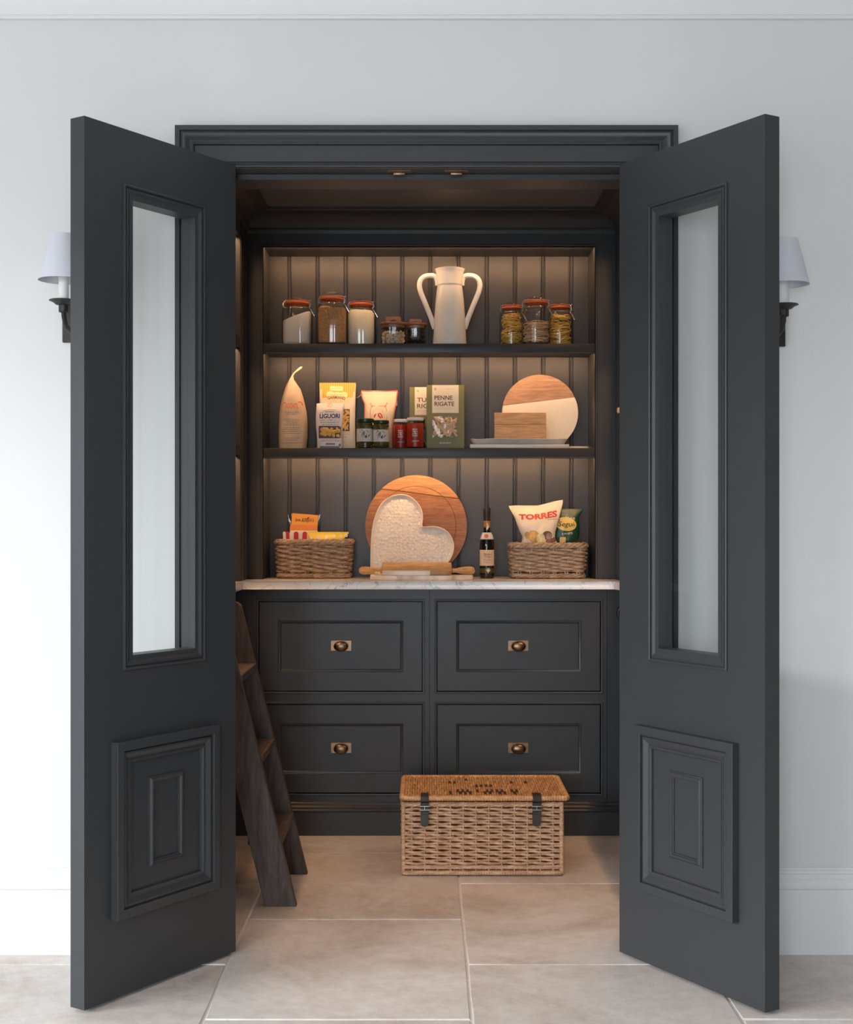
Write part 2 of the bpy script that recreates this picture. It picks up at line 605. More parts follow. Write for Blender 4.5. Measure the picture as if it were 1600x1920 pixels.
m.box(-0.575, 0.575, 0.0, WT + 0.016, OPZ, OPZ + 0.02)
m.box(-0.556, 0.556, 0.056, WT + 0.016, OPZ - 0.016, OPZ, 0.0015).box(-0.556, -0.542, 0.056, WT + 0.016, 0, OPZ - 0.016).box(0.542, 0.556, 0.056, WT + 0.016, 0, OPZ - 0.016)
struct(m.build('trim_3', PAINT, smooth=30), 'charcoal door lining with stop')
for i, px in enumerate((749, 856)):
    c = thing('ball_catch', 'small bronze catch under the door head, ' + ('the one nearer the ladder side' if i == 0 else 'the one nearer the wooden board side'), 'catch', (X(px, 3.727), 0.027, OPZ))
    MB().box(-0.033, 0.033, -0.010, 0.010, -0.003, 0, 0.001).build('plate', BRONZE, c)
    MB().box(-0.016, 0.016, -0.006, 0.007, -0.011, -0.003, 0.002, 2).build('roller', BRONZE, c)

# pantry shell, painted inside
struct(MB().box(-1.05, 1.08, WT, WT + 0.016, OPZ + 0.02, 2.36).box(-1.05, -0.575, WT, WT + 0.016, 0, 2.36).box(0.575, 1.08, WT, WT + 0.016, 0, 2.36).build('wall_pantry_front', PAINT, smooth=0))
struct(MB().box(-1.07, -1.05, WT, 1.95, 0, 2.4).build('wall_pantry_left', PAINT, smooth=0))
struct(MB().box(1.08, 1.10, WT, 1.95, 0, 2.4).build('wall_pantry_right', PAINT, smooth=0))
struct(MB().box(-1.07, 1.10, 1.93, 1.95, 0, 2.4).build('wall_pantry_back', PAINT, smooth=0))
struct(MB().box(-1.07, 1.10, WT, 1.95, 2.3226, 2.36).build('ceiling_pantry', plain('ceiling_grey', (0.15, 0.15, 0.155), 0.4), smooth=0))
CR = [(0.0, 2.240), (0.004, 2.2525), (0.007, 2.254), (0.007, 2.258), (0.003, 2.2605), (0.006, 2.266), (0.012, 2.2765), (0.022, 2.288), (0.038, 2.299),
      (0.058, 2.307), (0.076, 2.3105), (0.080, 2.311), (0.082, 2.3145), (0.086, 2.316), (0.090, 2.3165), (0.090, 2.3226)]
cr = MB().frame(XL, XR, WT + 0.016, YU, CR, lambda u, v, h: (u, v, h), legs=True)
struct(cr.build('trim_4', PAINT, smooth=30, norm=False), 'dark coved crown moulding inside the pantry')

# ================================================================== DOORS
GM = [(0, 0), (0.0003, 0.0048), (0.0035, 0.0065), (0.0066, 0.0050), (0.0070, -0.0020), (0.0095, -0.0020), (0.0105, 0.0034), (0.0150, 0.0040), (0.0210, 0.0010),
      (0.0255, -0.0050), (0.0260, -0.0090), (0.0290, -0.0090), (0.0296, -0.0122), (0.0335, -0.0126), (0.0345, -0.0215)]
PM = [(0, 0), (0, 0.0205), (0.0012, 0.0215), (0.0215, 0.0215), (0.0225, 0.0205), (0.0228, 0.0125), (0.0255, 0.0125), (0.0275, 0.0165), (0.032, 0.0170),
      (0.039, 0.0135), (0.044, 0.0100), (0.0465, 0.0100), (0.0475, 0.0125), (0.053, 0.0125), (0.0555, 0.010), (0.0565, 0.0025)]
IM = [(0, 0.002), (0.0005, 0.006), (0.003, 0.0065), (0.0045, 0.009), (0.0085, 0.0115), (0.0125, 0.0105), (0.0145, 0.0065), (0.017, 0.006), (0.0175, 0.002)]
DT = 0.046


def make_door(name, label, bx, by, dx, dy, w, s):
    """hinge corner of the inner face at bx,by; leaf runs along dx,dy; s=+1 when the inner face looks along local +y"""
    t = thing(name, label, 'door', (bx, by, 0.008), math.atan2(dy, dx))
    t['kind'] = 'structure'
    H = 2.090
    g = (0.123, w - 0.123, 0.7833, 1.957)
    fn = lambda off: (lambda u, v, h: (u, s * (off + h), v))
    bk = lambda u, v, h: (u, s * (-DT - h), v)
    # leaf: two stiles and two rails round the glazed opening
    L = MB()
    ys = sorted((0.0, -s * DT))
    e = 0.0344
    b = bmesh.new()
    xs, zs = (0, g[0] + e, g[1] - e, w), (0, g[2] + e, g[3] - e, H)
    V = {(i, j, k): b.verts.new((xs[i], ys[k], zs[j])) for i in range(4) for j in range(4) for k in range(2)}
    for i in range(3):
        for j in range(3):
            if (i, j) == (1, 1): continue
            for k in range(2): b.faces.new([V[i, j, k], V[i + 1, j, k], V[i + 1, j + 1, k], V[i, j + 1, k]])
    for i in range(3):
        for j in (0, 3): b.faces.new([V[i, j, 0], V[i + 1, j, 0], V[i + 1, j, 1], V[i, j, 1]])
        for i2 in (0, 3): b.faces.new([V[i2, i, 0], V[i2, i + 1, 0], V[i2, i + 1, 1], V[i2, i, 1]])
    for j in (1, 2): b.faces.new([V[1, j, 0], V[2, j, 0], V[2, j, 1], V[1, j, 1]])
    for i in (1, 2): b.faces.new([V[i, 1, 0], V[i, 2, 0], V[i, 2, 1], V[i, 1, 1]])
    outer = [ed for ed in b.edges if all(abs(v.co.x) < 1e-6 or abs(v.co.x - w) < 1e-6 or v.co.z < 1e-6 or abs(v.co.z - H) < 1e-6 for v in ed.verts)
             and (abs(ed.verts[0].co.y - ed.verts[1].co.y) > 1e-6 or len({round(v.co.x, 5) for v in ed.verts}) == 1 or len({round(v.co.z, 5) for v in ed.verts}) == 1)]
    outer = [ed for ed in outer if len(ed.link_faces) == 2 and ed.calc_face_angle(0) > 1.0]
    bmesh.ops.recalc_face_normals(b, faces=b.faces)
    bmesh.ops.bevel(b, geom=outer, offset=0.0022, segments=2, affect='EDGES', profile=0.5)
    L.bm(b)
    L.build('leaf', PAINT, t, 30)
    a = MB().frame(*g, GM, fn(0.0)); a.build('glazing_bead', PAINT, t, 30)
    a = MB().frame(*g, GM, bk); a.build('glazing_bead', PAINT, t, 30)
    m = MB().box(g[0] + e - 0.004, g[1] - e + 0.004, *sorted((-s * (DT / 2 - 0.002), -s * (DT / 2 + 0.002))), g[2] + e - 0.004, g[3] - e + 0.004)
    m.build('pane', PANE, t, 0)
    q = (0.086, w - 0.086, 0.1894, 0.6150)
    i = (0.206, w - 0.206, 0.292, 0.514)
    for side in (fn(0.0), bk):
        p = MB().frame(*q, PM, side, fill=True).build('raised_panel', PAINT, t, 30)
        MB().frame(*i, IM, side).build('inner_bead', PAINT, p, 30)
    for hz in (0.18, 1.05, 1.90):
        MB().lathe([(0.006, hz - 0.045), (0.0065, hz - 0.043), (0.0065, hz + 0.043), (0.006, hz + 0.045)], 12, (-0.0075, -s * (DT - 0.001))).build('hinge', BRONZE, t)
    return t


make_door('door_1', 'open charcoal glazed door whose dark inner face stands beside the ladder', -0.5077, -0.013, -0.2918, -0.449, 0.5355, 1)
make_door('door_2', 'open charcoal glazed door with lighter grey inner face on the side away from the ladder', 0.5126, -0.018, 0.2745, -0.4586, 0.5345, -1)

# ================================================================== PANTRY JOINERY
def bead(mb, x0, x1, z0, z1, y, legs=False):
    """little cock bead standing round an opening"""
    pr = [(-0.0075, 0), (-0.0075, 0.002), (-0.006, 0.0035), (-0.002, 0.0035), (0, 0.002), (0, -0.018)]
    mb.frame(x0, x1, z0, z1, pr, lambda u, v, h: (u, y - h, v), legs=legs)


def drawer_unit(s, label):
    t = thing('drawer_unit', label, 'cabinet', (CX + s * 0.3255, YF, 0.0), 0, 'drawer units under the worktop')
    ox = CX + s * 0.3255
    A = lambda a: CX + s * a - ox
    def bx(mb, a, b, y0, y1, z0, z1, bev=0):
        x0, x1 = sorted((A(a), A(b))); mb.box(x0, x1, y0, y1, z0, z1, bev)
    m = MB()
    zr = (0.121, 0.1516, 0.4805, 0.5255, 0.8583, 0.9025)
    bx(m, 0.0006, 0.0255, 0, 0.02, zr[0], zr[5]); bx(m, 0.6285, 0.6505, 0, 0.02, zr[0], zr[5])
    for a, b in ((0, 1), (2, 3), (4, 5)): bx(m, 0.0255, 0.6285, 0, 0.02, zr[a], zr[b])
    bx(m, 0.0006, 0.6505, 0.02, 0.40, 0.095, zr[5])
    bx(m, 0.6515, 0.735, 0.002, 0.02, zr[0], zr[5], 0.001)
    m.build('face_frame', PAINT, t, 30)
    for (z0, z1) in ((zr[3], zr[4]), (zr[1], zr[2])):
        x0, x1 = sorted((A(0.0255), A(0.6285)))
        b = MB(); bead(b, x0, x1, z0, z1, 0.0); b.build('cock_bead', PAINT, t, 40)
        g = 0.0032
        pr = [(0, -0.018), (0, -0.001), (0.001, 0), (0.0685, 0), (0.0695, -0.001), (0.0705, -0.0035), (0.076, -0.0055), (0.0785, -0.0085), (0.0795, -0.0095)]
        d = MB().frame(x0 + g, x1 - g, z0 + g, z1 - g, pr, lambda u, v, h: (u, -h, v), fill=True).build('drawer_front', PAINT, t, 30)
        hz = (z0 + z1) / 2 + 0.002
        h = MB().box(-0.038, 0.038, 0.0065, 0.0095, hz - 0.0195, hz + 0.0195, 0.0008)
        h.lathe([(0.010, 0.0), (0.006, 0.006), (0.006, 0.011)], 14)
        k = MB().lathe([(0.009, 0.0), (0.0065, 0.004), (0.0065, 0.010), (0.014, 0.012), (0.0235, 0.015), (0.0265, 0.0185), (0.0265, 0.021), (0.0225, 0.026), (0.0135, 0.0295), (0.004, 0.0305)], 28)
        k.xf(Matrix.Translation((0, 0.0065, hz - 0.001)) @ Matrix.Rotation(PI / 2, 4, 'X') @ Matrix.Diagonal((1.0, 0.70, 1.0, 1)))
        h2 = MB(); h2.add(h.v[:len(h.v) - 42], [f for f in h.f if max(f) < len(h.v) - 42]); h2.add(k.v, k.f)
        h2.build('handle', BRONZE, d, 40)
    return t


drawer_unit(-1, 'charcoal unit of two deep drawers nearer the leaning ladder')
drawer_unit(1, 'charcoal unit of two deep drawers behind the wicker hamper, away from the ladder')
PL = [(YF + 0.01, 0), (YF - 0.014, 0), (YF - 0.014, 0.086), (YF - 0.017, 0.0885), (YF - 0.019, 0.092), (YF - 0.017, 0.0955), (YF - 0.013, 0.098), (YF - 0.0135, 0.104),
      (YF - 0.0095, 0.109), (YF - 0.005, 0.1115), (YF - 0.0048, 0.1165), (YF, 0.121), (YF + 0.01, 0.121)]
struct(MB().prism(PL, -0.76, 0.79, 'x').build('trim_5', PAINT, smooth=30), 'charcoal moulded plinth under the drawers')

# worktop, one slab running round three sides
fy = Y(5.055)
wt = [(-1.045, WT + 0.02), (-0.672, WT + 0.02), (-0.672, fy - 0.008), (-0.664, fy)]
wt += [(0.672, fy), (0.681, fy - 0.003), (0.686, fy - 0.009), (0.689, fy - 0.02), (0.690, fy - 0.04), (0.690, WT + 0.02), (1.075, WT + 0.02), (1.075, YB - 0.001), (-1.045, YB - 0.001)]
o = MB().prism(wt, ZC - 0.029, ZC, 'z', 0.0025, 2).build('worktop', QUARTZ, None, 30)
tag(o, 'white veined stone worktop running round the pantry', 'worktop')

# open shelves above the worktop
u = thing('shelf_unit', 'dark open shelves with boarded back and warm lights over the worktop', 'shelves', (CX, YU, ZC))
off = Vector((-CX, -YU, -ZC))
OX0, OX1, OZ1 = -0.620, 0.640, 2.192


def put(mb, name, mat, par, o=off, sm=30):
    mb.v = [tuple(Vector(v) + o) for v in mb.v]
    return mb.build(name, mat, par, sm)


m = MB()
m.box(XL - 0.02, OX0, YU, YU + 0.022, ZC, 2.27).box(OX1, XR + 0.02, YU, YU + 0.022, ZC, 2.27).box(OX0, OX1, YU, YU + 0.022, OZ1, 2.27)
put(m, 'face_frame', PAINT, u)
m = MB()
bead(m, OX0, OX1, ZC, OZ1, YU, True)
m.box(-0.648, -0.6435, YU - 0.002, YU, ZC, 2.25).box(0.664, 0.6685, YU - 0.002, YU, ZC, 2.25)
put(m, 'cock_bead', PAINT, u)
for a, b in ((OX0 - 0.02, OX0), (OX1, OX1 + 0.02)):
    put(MB().box(a, b, YU + 0.022, YB, ZC, 2.25), 'side_panel', PAINT, u)
put(MB().box(OX0, OX1, YU + 0.022, YB, 2.199, 2.21), 'top_panel', PAINT, u)
for zt in (Z1, Z2):
    m = MB()
    m.box(OX0 + 0.001, OX1 - 0.001, YU + 0.020, YB, zt - 0.0245, zt).box(OX0 + 0.001, OX1 - 0.001, YU + 0.003, YU + 0.020, zt - 0.0385, zt, 0.0018, 2)
    m.box(OX0 + 0.001, OX1 - 0.001, YU + 0.0005, YU + 0.004, zt - 0.0385, zt - 0.0335, 0.001)
    put(m, 'shelf', PAINT, u)
for zt in (2.199, Z1 - 0.0245, Z2 - 0.0245):
    put(MB().box(OX0 + 0.01, OX1 - 0.01, YU + 0.022, YU + 0.030, zt - 0.004, zt - 0.0005), 'light_strip', LED, u)
PLK = [(0, 0.014), (0, 0.0105), (0.0034, 0.0105), (0.0048, 0.0015), (0.0065, 0.0), (0.0090, 0.0), (0.0107, 0.0015), (0.0121, 0.0105), (0.0157, 0.0105), (0.0165, 0.001), (0.0175, 0), (0.1103, 0), (0.1112, 0.001), (0.1115, 0.014)]
pk = MB().prism(PLK, 0, 2.25 - ZC, 'z')
first = None
for k in range(-1, 11):
    if first is None:
        first = pk.build('plank', PAINT, u, 25); o = first
    else:
        o = first.copy(); COL.objects.link(o)
    o.location = (X(543, 5.49) - 0.0078 + 0.1115 * k - CX, YB - YU, 0)


def strip(x0, x1, y, z, d, p, vertical=False, name='strip_light'):
    l = area(name, ((x0 + x1) / 2, y, z), d, (x1 - x0), 0.010, p, (1.0, 0.57, 0.29))
    return l


STRIP_W = 4.7
strip(OX0 + 0.01, OX1 - 0.01, YU + 0.026, 2.199 - 0.0055, (0, 0.85, -0.5), STRIP_W)
strip(OX0 + 0.01, OX1 - 0.01, YU + 0.026, Z1 - 0.0245 - 0.0055, (0, 0.85, -0.5), STRIP_W)
strip(OX0 + 0.01, OX1 - 0.01, YU + 0.026, Z2 - 0.0245 - 0.0055, (0, 0.85, -0.5), STRIP_W)

# the shelves down each side of the pantry (mostly behind the doors)
def side_shelves(s, xf, xb, label):
    t = thing('shelf_unit', label, 'shelves', (xf, 0.85, ZC))
    o = Vector((-xf, -0.85, -ZC))
    def bx(mb, a, b, *r):
        a, b = sorted((a, b)); mb.box(a, b, *r)
    m = MB()
    f0, f1 = xf, xf + s * 0.022
    ya, yb, yc, yd = WT + 0.018, 0.26, Y(5.06), YU - 0.002
    bx(m, f0, f1, ya, yb, ZC, 2.27); bx(m, f0, f1, yc, yd, ZC, 2.27); bx(m, f0, f1, yb, yc, OZ1, 2.27)
    put(m, 'face_frame', PAINT, t, o)
    m = MB(); bx(m, f0 - s * 0.003, f0, yc + 0.010, yc + 0.015, ZC, 2.25); bx(m, f0 - s * 0.003, f0, yc + 0.10, yc + 0.105, ZC, 2.25); put(m, 'cock_bead', PAINT, t, o)
    m = MB(); bx(m, xb, xb + s * 0.01, ya, yd, ZC, 2.25); put(m, 'back_panel', PAINT, t, o)
    for (a, b) in ((yb - 0.02, yb), (yc, yc + 0.02)):
        m = MB(); bx(m, f1, xb, a, b, ZC, 2.25); put(m, 'side_panel', PAINT, t, o)
    m = MB(); bx(m, f1, xb, yb, yc, 2.199, 2.21); put(m, 'top_panel', PAINT, t, o)
    for zt in (Z1, Z2):
        m = MB(); bx(m, f1, xb, yb, yc, zt - 0.0245, zt); bx(m, f0 + s * 0.003, f1, yb, yc, zt - 0.0385, zt, 0.0015); put(m, 'shelf', PAINT, t, o)
    for zt in (2.199, Z1 - 0.0245, Z2 - 0.0245):
        m = MB(); bx(m, f1 + s * 0.004, f1 + s * 0.012, yb + 0.01, yc - 0.01, zt - 0.004, zt - 0.0005); put(m, 'light_strip', LED, t, o)
        area('strip_light', (f1 + s * 0.008, (yb + yc) / 2, zt - 0.0055), (s * 0.30, 0, -0.95), yc - yb - 0.02, 0.010, 3.0, (1.0, 0.57, 0.29))
    return t


side_shelves(-1, XL, -1.03, 'dark side shelves behind the door beside the ladder')
side_shelves(1, XR, 1.06, 'dark side shelves behind the lighter grey door')


def side_base(s, xf, label):
    t = thing('base_unit', label, 'cabinet', (xf, 0.8, 0))
    a, b = sorted((0, s * 0.30))
    MB().box(a, b, WT + 0.02 - 0.8, YF - 0.02 - 0.8, 0, ZC - 0.03, 0.001).build('carcass', PAINT, t)
    d = MB()
    d.lathe([(0.0, 0), (0.006, 0), (0.009, -0.004), (0.010, -0.008), (0.022, -0.009), (0.025, -0.006), (0.029, -0.011), (0.0325, -0.010), (0.034, -0.004), (0.034, 0.010), (0.010, 0.014), (0.006, 0.02)], 32)
    d.xf(Matrix.Translation((s * -0.041, Y(5.03) - 0.8, 0.818)) @ Matrix.Rotation(-PI / 2, 4, 'X'))
    a, b = sorted((s * -0.041, 0))
    d.box(a, b, Y(5.03) - 0.8 + 0.0, Y(5.03) - 0.8 + 0.012, 0.812, 0.824)
    d.build('rosette', IRON, t)
    MB().ball((s * -0.041, Y(5.03) - 0.8 - 0.003, 0.818), (0.008, 0.006, 0.008), 12, 8).build('boss', BRONZE, t)


side_base(-1, -0.742, 'dark side cupboard in the shade behind the ladder')
side_base(1, 0.765, 'dark side cupboard with round rosette half hidden by the lighter door')

# ================================================================== WALL LIGHTS
SHADE = plain('lamp_shade', (0.66, 0.67, 0.725), 0.8, var=0.01)
CANDLE = plain('candle_sleeve', (0.86, 0.85, 0.82), 0.5, var=0.01)


def sconce(x, dz, label):
    t = thing('wall_sconce', label, 'wall lamp', (x, 0, 1.683 + dz), 0, 'pair of candle wall lamps')
    b = -1.683
    yl = Y(3.56)
    MB().box(-0.038, 0.038, -0.010, 0, -0.056, 0.056, 0.002, 2).build('backplate', IRON, t)
    a = MB().tube([(0, -0.008, -0.030), (0, -0.03, -0.036), (0, -0.07, -0.036), (0, yl + 0.02, -0.026), (0, yl + 0.004, -0.006), (0, yl, 0.008)], 0.0065, 10)
    a.lathe([(0.0, -0.046), (0.006, -0.043), (0.0075, -0.036), (0.006, -0.029), (0.0, -0.026)], 12, (0, -0.012))
    a.lathe([(0.0105, 0.004), (0.0125, 0.006), (0.0125, 0.022), (0.0135, 0.024)], 20, (0, yl))
    a.tube([(0.02, -0.012, -0.02), (0.02, -0.022, 0.0), (0.021, -0.018, 0.04), (0.022, -0.014, 0.058)], 0.003, 6)
    a.build('arm', IRON, t)
    MB().lathe([(0.012, 0.022), (0.020, 0.024), (0.027, 0.030), (0.037, 0.034), (0.036, 0.0355), (0.026, 0.0325), (0.012, 0.028)], 32, (0, yl)).build('drip_dish', IRON, t)
    MB().lathe([(0.013, 0.026), (0.013, 0.115), (0.011, 0.118), (0.006, 0.119)], 20, (0, yl)).build('candle_sleeve', CANDLE, t)
    z0, z1 = 1.769 + b, 1.886 + b
    s = MB().lathe([(0.0643, z0), (0.0345, z1), (0.0338, z1), (0.0636, z0 + 0.0003), (0.0643, z0)], 48, (0, yl), cap0=False, cap1=False)
    sh = s.build('shade', SHADE, t, 30)
    w = MB()
    for k in range(3):
        q = 2 * PI * k / 3 + 0.5
        w.tube([(0, yl, z1 - 0.004), (0.0345 * math.cos(q), yl + 0.0345 * math.sin(q), z1 - 0.004)], 0.0012, 5)
    w.tube([(0, yl, 0.118), (0, yl, z1 - 0.002)], 0.002, 6)
    w.build('carrier', IRON, sh)


sconce(-0.932, 0.0, 'candle wall lamp with white shade beside the dark inner-faced door')
sconce(0.918, -0.011, 'candle wall lamp with white shade beside the lighter grey door')

# ================================================================== LADDER
t = thing('step_ladder', 'dark oak step ladder leaning against the side worktop', 'ladder', (-0.436, Y(4.33), 0))
lx, ly = 0.436, -Y(4.33)
SL = 0.2465
wdt = 0.0938


def stringer(ya, yb):
    x0 = X(497, 4.141) + lx
    H = 0.888
    P = [(x0, 0), (x0 + wdt, 0), (x0 + wdt - SL * (H - 0.012), H - 0.012), (x0 + wdt - 0.010 - SL * (H - 0.002), H - 0.001), (x0 + wdt - 0.02 - SL * H, H), (x0 - SL * H, H)]
    return MB().prism(P, ya + ly, yb + ly, 'y', 0.0012, 1)


stringer(Y(4.141), Y(4.141) + 0.030).build('stringer', LADDERW, t, 30)
stringer(Y(4.517), Y(4.517) + 0.030).build('stringer', LADDERW, t, 30)
for z in (0.201, 0.4437, 0.689):
    x1 = X(497, 4.141) + wdt - SL * z + lx - 0.001
    MB().box(x1 - 0.098, x1 + 0.005, Y(4.141) + 0.030 + ly, Y(4.517) + ly, z - 0.024, z, 0.002).build('tread', LADDERW, t, 30)

# ================================================================== THINGS ON THE SHELVES
REST = 0.0006                      # hair of air under whatever stands on a surface
Z1 += REST; Z2 += REST; ZC += REST
WHITEC = plain('white_glaze', (0.84, 0.82, 0.77), 0.18, var=0.02, vs=20)
RUBBER = plain('orange_rubber', (0.75, 0.16, 0.05), 0.45, var=0.04)
SUGAR = plain('white_sugar', (0.90, 0.88, 0.85), 0.9, var=0.04, vs=300, bump=0.25, bs=700)
BROWNS = plain('brown_sugar', (0.52, 0.28, 0.13), 0.95, var=0.30, vs=140, bump=0.5, bs=350)
FLOUR = plain('cream_flour', (0.90, 0.82, 0.64), 0.95, var=0.04, vs=60, bump=0.1)
PASTAY = plain('egg_pasta', (0.90, 0.60, 0.15), 0.45, var=0.12, vs=60)
PASTAB = plain('wholewheat_pasta', (0.72, 0.50, 0.32), 0.55, var=0.15, vs=60)
PENNEM = plain('dry_penne', (0.70, 0.46, 0.25), 0.5, var=0.10, vs=40)
SHELLM = plain('dry_shells', (0.75, 0.45, 0.12), 0.5, var=0.15, vs=60)
NUTM = plain('pistachio_shell', (0.80, 0.60, 0.38), 0.6, var=0.25, vs=60)
DARKB = plain('dark_berries', (0.030, 0.016, 0.012), 0.45, var=0.4, vs=60)
LIDW = wood('acacia_lid', (0.20, 0.075, 0.03), (0.42, 0.19, 0.08), 'X', 2.0, 0.45)
BEECH = wood('beech', (0.52, 0.28, 0.11), (0.68, 0.41, 0.18), 'X', 1.4, 0.45)
PINW = wood('pin_wood', (0.55, 0.30, 0.12), (0.72, 0.46, 0.20), 'X', 1.2, 0.42)
OAKL = wood('oak_light', (0.42, 0.19, 0.065), (0.60, 0.32, 0.12), 'X', 1.6, 0.5, (0, 0.16, 0))
OAKD = wood('oak_dark', (0.23, 0.085, 0.030), (0.38, 0.165, 0.065), 'X', 1.6, 0.5, (0, 0.16, 0))
MANGO = wood('mango_wood', (0.36, 0.19, 0.10), (0.56, 0.34, 0.20), 'X', 1.2, 0.5, (0, 0.5, 0))
MARB = marble('cream_marble', (0.76, 0.70, 0.60), (0.55, 0.46, 0.38), 5, 0.3, 0.02, 0.4)
MARBP = marble('pink_marble', (0.66, 0.52, 0.44), (0.36, 0.24, 0.20), 16, 0.3, 0.10, 0.7)
CERAM = plain('grey_stoneware', (0.55, 0.54, 0.54), 0.35, var=0.10, vs=18)
INK = plain('black_print', (0.025, 0.022, 0.025), 0.6)
INKG = plain('grey_print', (0.20, 0.19, 0.20), 0.7)
INKB = plain('navy_print', (0.045, 0.035, 0.15), 0.6)
INKR = plain('red_print', (0.62, 0.06, 0.03), 0.6)
INKW = plain('white_print', (0.80, 0.79, 0.78), 0.6)
INKBR = plain('brown_print', (0.16, 0.055, 0.035), 0.6)
GOLD = plain('gold_print', (0.72, 0.50, 0.13), 0.45)
CREAMP = plain('cream_paper', (0.80, 0.73, 0.60), 0.75, var=0.03)


def clip_jar(label, x, D, w, h, p, fillfn, fmat, flabel, fcat, rz=0.0, lever=1, emboss=None, zs=Z1):
    """a glass clip-top jar; p = squareness of its section; fillfn builds the contents as a mesh, in jar coordinates"""
    t = thing('clip_jar', label, 'jar', (x, Y(D), zs), rz, 'clip-top jars on the top shelf')
    r = w / 2
    n = r * 0.725
    hn, hs = h * 0.835, h * 0.735
    out = [(r * 0.86, 0.0, p), (r * 0.97, 0.004, p), (r, 0.012, p), (r, hs - 0.014, p), (r * 0.985, hs - 0.004, p), (r * 0.92, hs + 0.006, (p + 2) / 2), (n * 1.02, hs + 0.013, 2), (n * 0.98, hs + 0.018, 2),
           (n * 0.98, hn - 0.004, 2), (n * 1.06, hn, 2), (n * 1.06, hn + 0.005, 2)]
    k = 0.0028
    inn = [(q[0] - k, max(q[1], 0.006), q[2]) for q in out][::-1]
    g = MB().lathe(out + [(n * 0.95, hn + 0.005, 2)] + inn[1:], 40)
    g.build('glass_body', JGLASS, t, 40)
    if emboss:
        e = MB()
        sf = lambda X_, Z_: (X_, -r * max(0.0, 1 - abs(X_ / r) ** p) ** (1 / p) - 0.0006, Z_)
        write(e, emboss, -r * 0.66, r * 0.66, h * 0.50, h * 0.575, sf, bold=0.03, arc=h * 0.06)
        e.build('embossed_name', JGLASS, t, 0)
    l = MB().lathe([(n * 1.04, hn + 0.008, 2), (n * 1.06, hn + 0.013, 2), (n * 1.02, hn + 0.019, 2), (n * 0.90, h - 0.006, 2), (n * 0.80, h - 0.002, 2), (n * 0.70, h, 2), (n * 0.62, h - 0.003, 2), (n * 0.1, h - 0.004, 2)], 36)
    l.build('glass_lid', JGLASS, t, 40)
    MB().lathe([(n * 0.92, hn + 0.0045), (n * 1.10, hn + 0.0040), (n * 1.13, hn + 0.0065), (n * 1.11, hn + 0.0095), (n * 0.92, hn + 0.009)], 40).build('rubber_seal', RUBBER, t, 40)
    c = MB()
    a = r * 0.14
    ring = [(n * 1.00 * math.cos(q), n * 1.00 * math.sin(q), hn - 0.010) for q in [2 * PI * i / 28 for i in range(28)]]
    c.tube(ring, 0.0011, 6, closed=True)
    s = lever
    for yy in (-a, a):
        c.tube([(-s * n, yy, hn - 0.010), (-s * n * 1.22, yy, hn - 0.008), (-s * n * 1.30, yy, hn + 0.004), (-s * n * 1.16, yy, hn + 0.016), (-s * n * 0.95, yy, hn + 0.019)], 0.0013, 6)
        c.tube([(s * n * 0.98, yy, hn + 0.019), (s * n * 1.13, yy, hn + 0.016), (s * n * 1.26, yy, hn + 0.019)], 0.0013, 6)
        c.tube([(s * n * 1.13, yy, hn + 0.017), (s * n * 1.20, yy, hn + 0.004), (s * n * 1.10, yy, hn - 0.010), (s * n * 1.24, yy, hn - 0.016), (s * (n * 1.30 + 0.012), yy * 0.7, hn - 0.042)], 0.0013, 6)
        c.tube([(s * n * 1.0, yy, hn - 0.010), (s * n * 1.22, yy, hn - 0.004), (s * n * 1.26, yy, hn + 0.006)], 0.0011, 6)
    c.tube([(s * n * 1.26, -a, hn + 0.019), (s * n * 1.26, a, hn + 0.019)], 0.0013, 6)
    c.tube([(s * (n * 1.30 + 0.012), -a * 0.7, hn - 0.042), (s * (n * 1.30 + 0.013), 0, hn - 0.045), (s * (n * 1.30 + 0.012), a * 0.7, hn - 0.042)], 0.0014, 6)
    c.tube([(s * n * 0.98, -a, hn + 0.019), (s * n * 0.3, -a * 1.2, hn + 0.0205), (-s * n * 0.95, -a, hn + 0.019)], 0.0009, 4)
    c.tube([(s * n * 0.98, a, hn + 0.019), (s * n * 0.3, a * 1.2, hn + 0.0205), (-s * n * 0.95, a, hn + 0.019)], 0.0009, 4)
    c.build('wire_clip', STEEL, t, 40)
    f = fillfn(r - 0.0042, h, p)
    o = f.build(fcat.replace(' ', '_'), fmat, None, 45)
    at(o, (x, Y(D), zs + 0.0066), (0, 0, rz))
    tag(o, flabel, fcat, None, 'stuff')
    return t


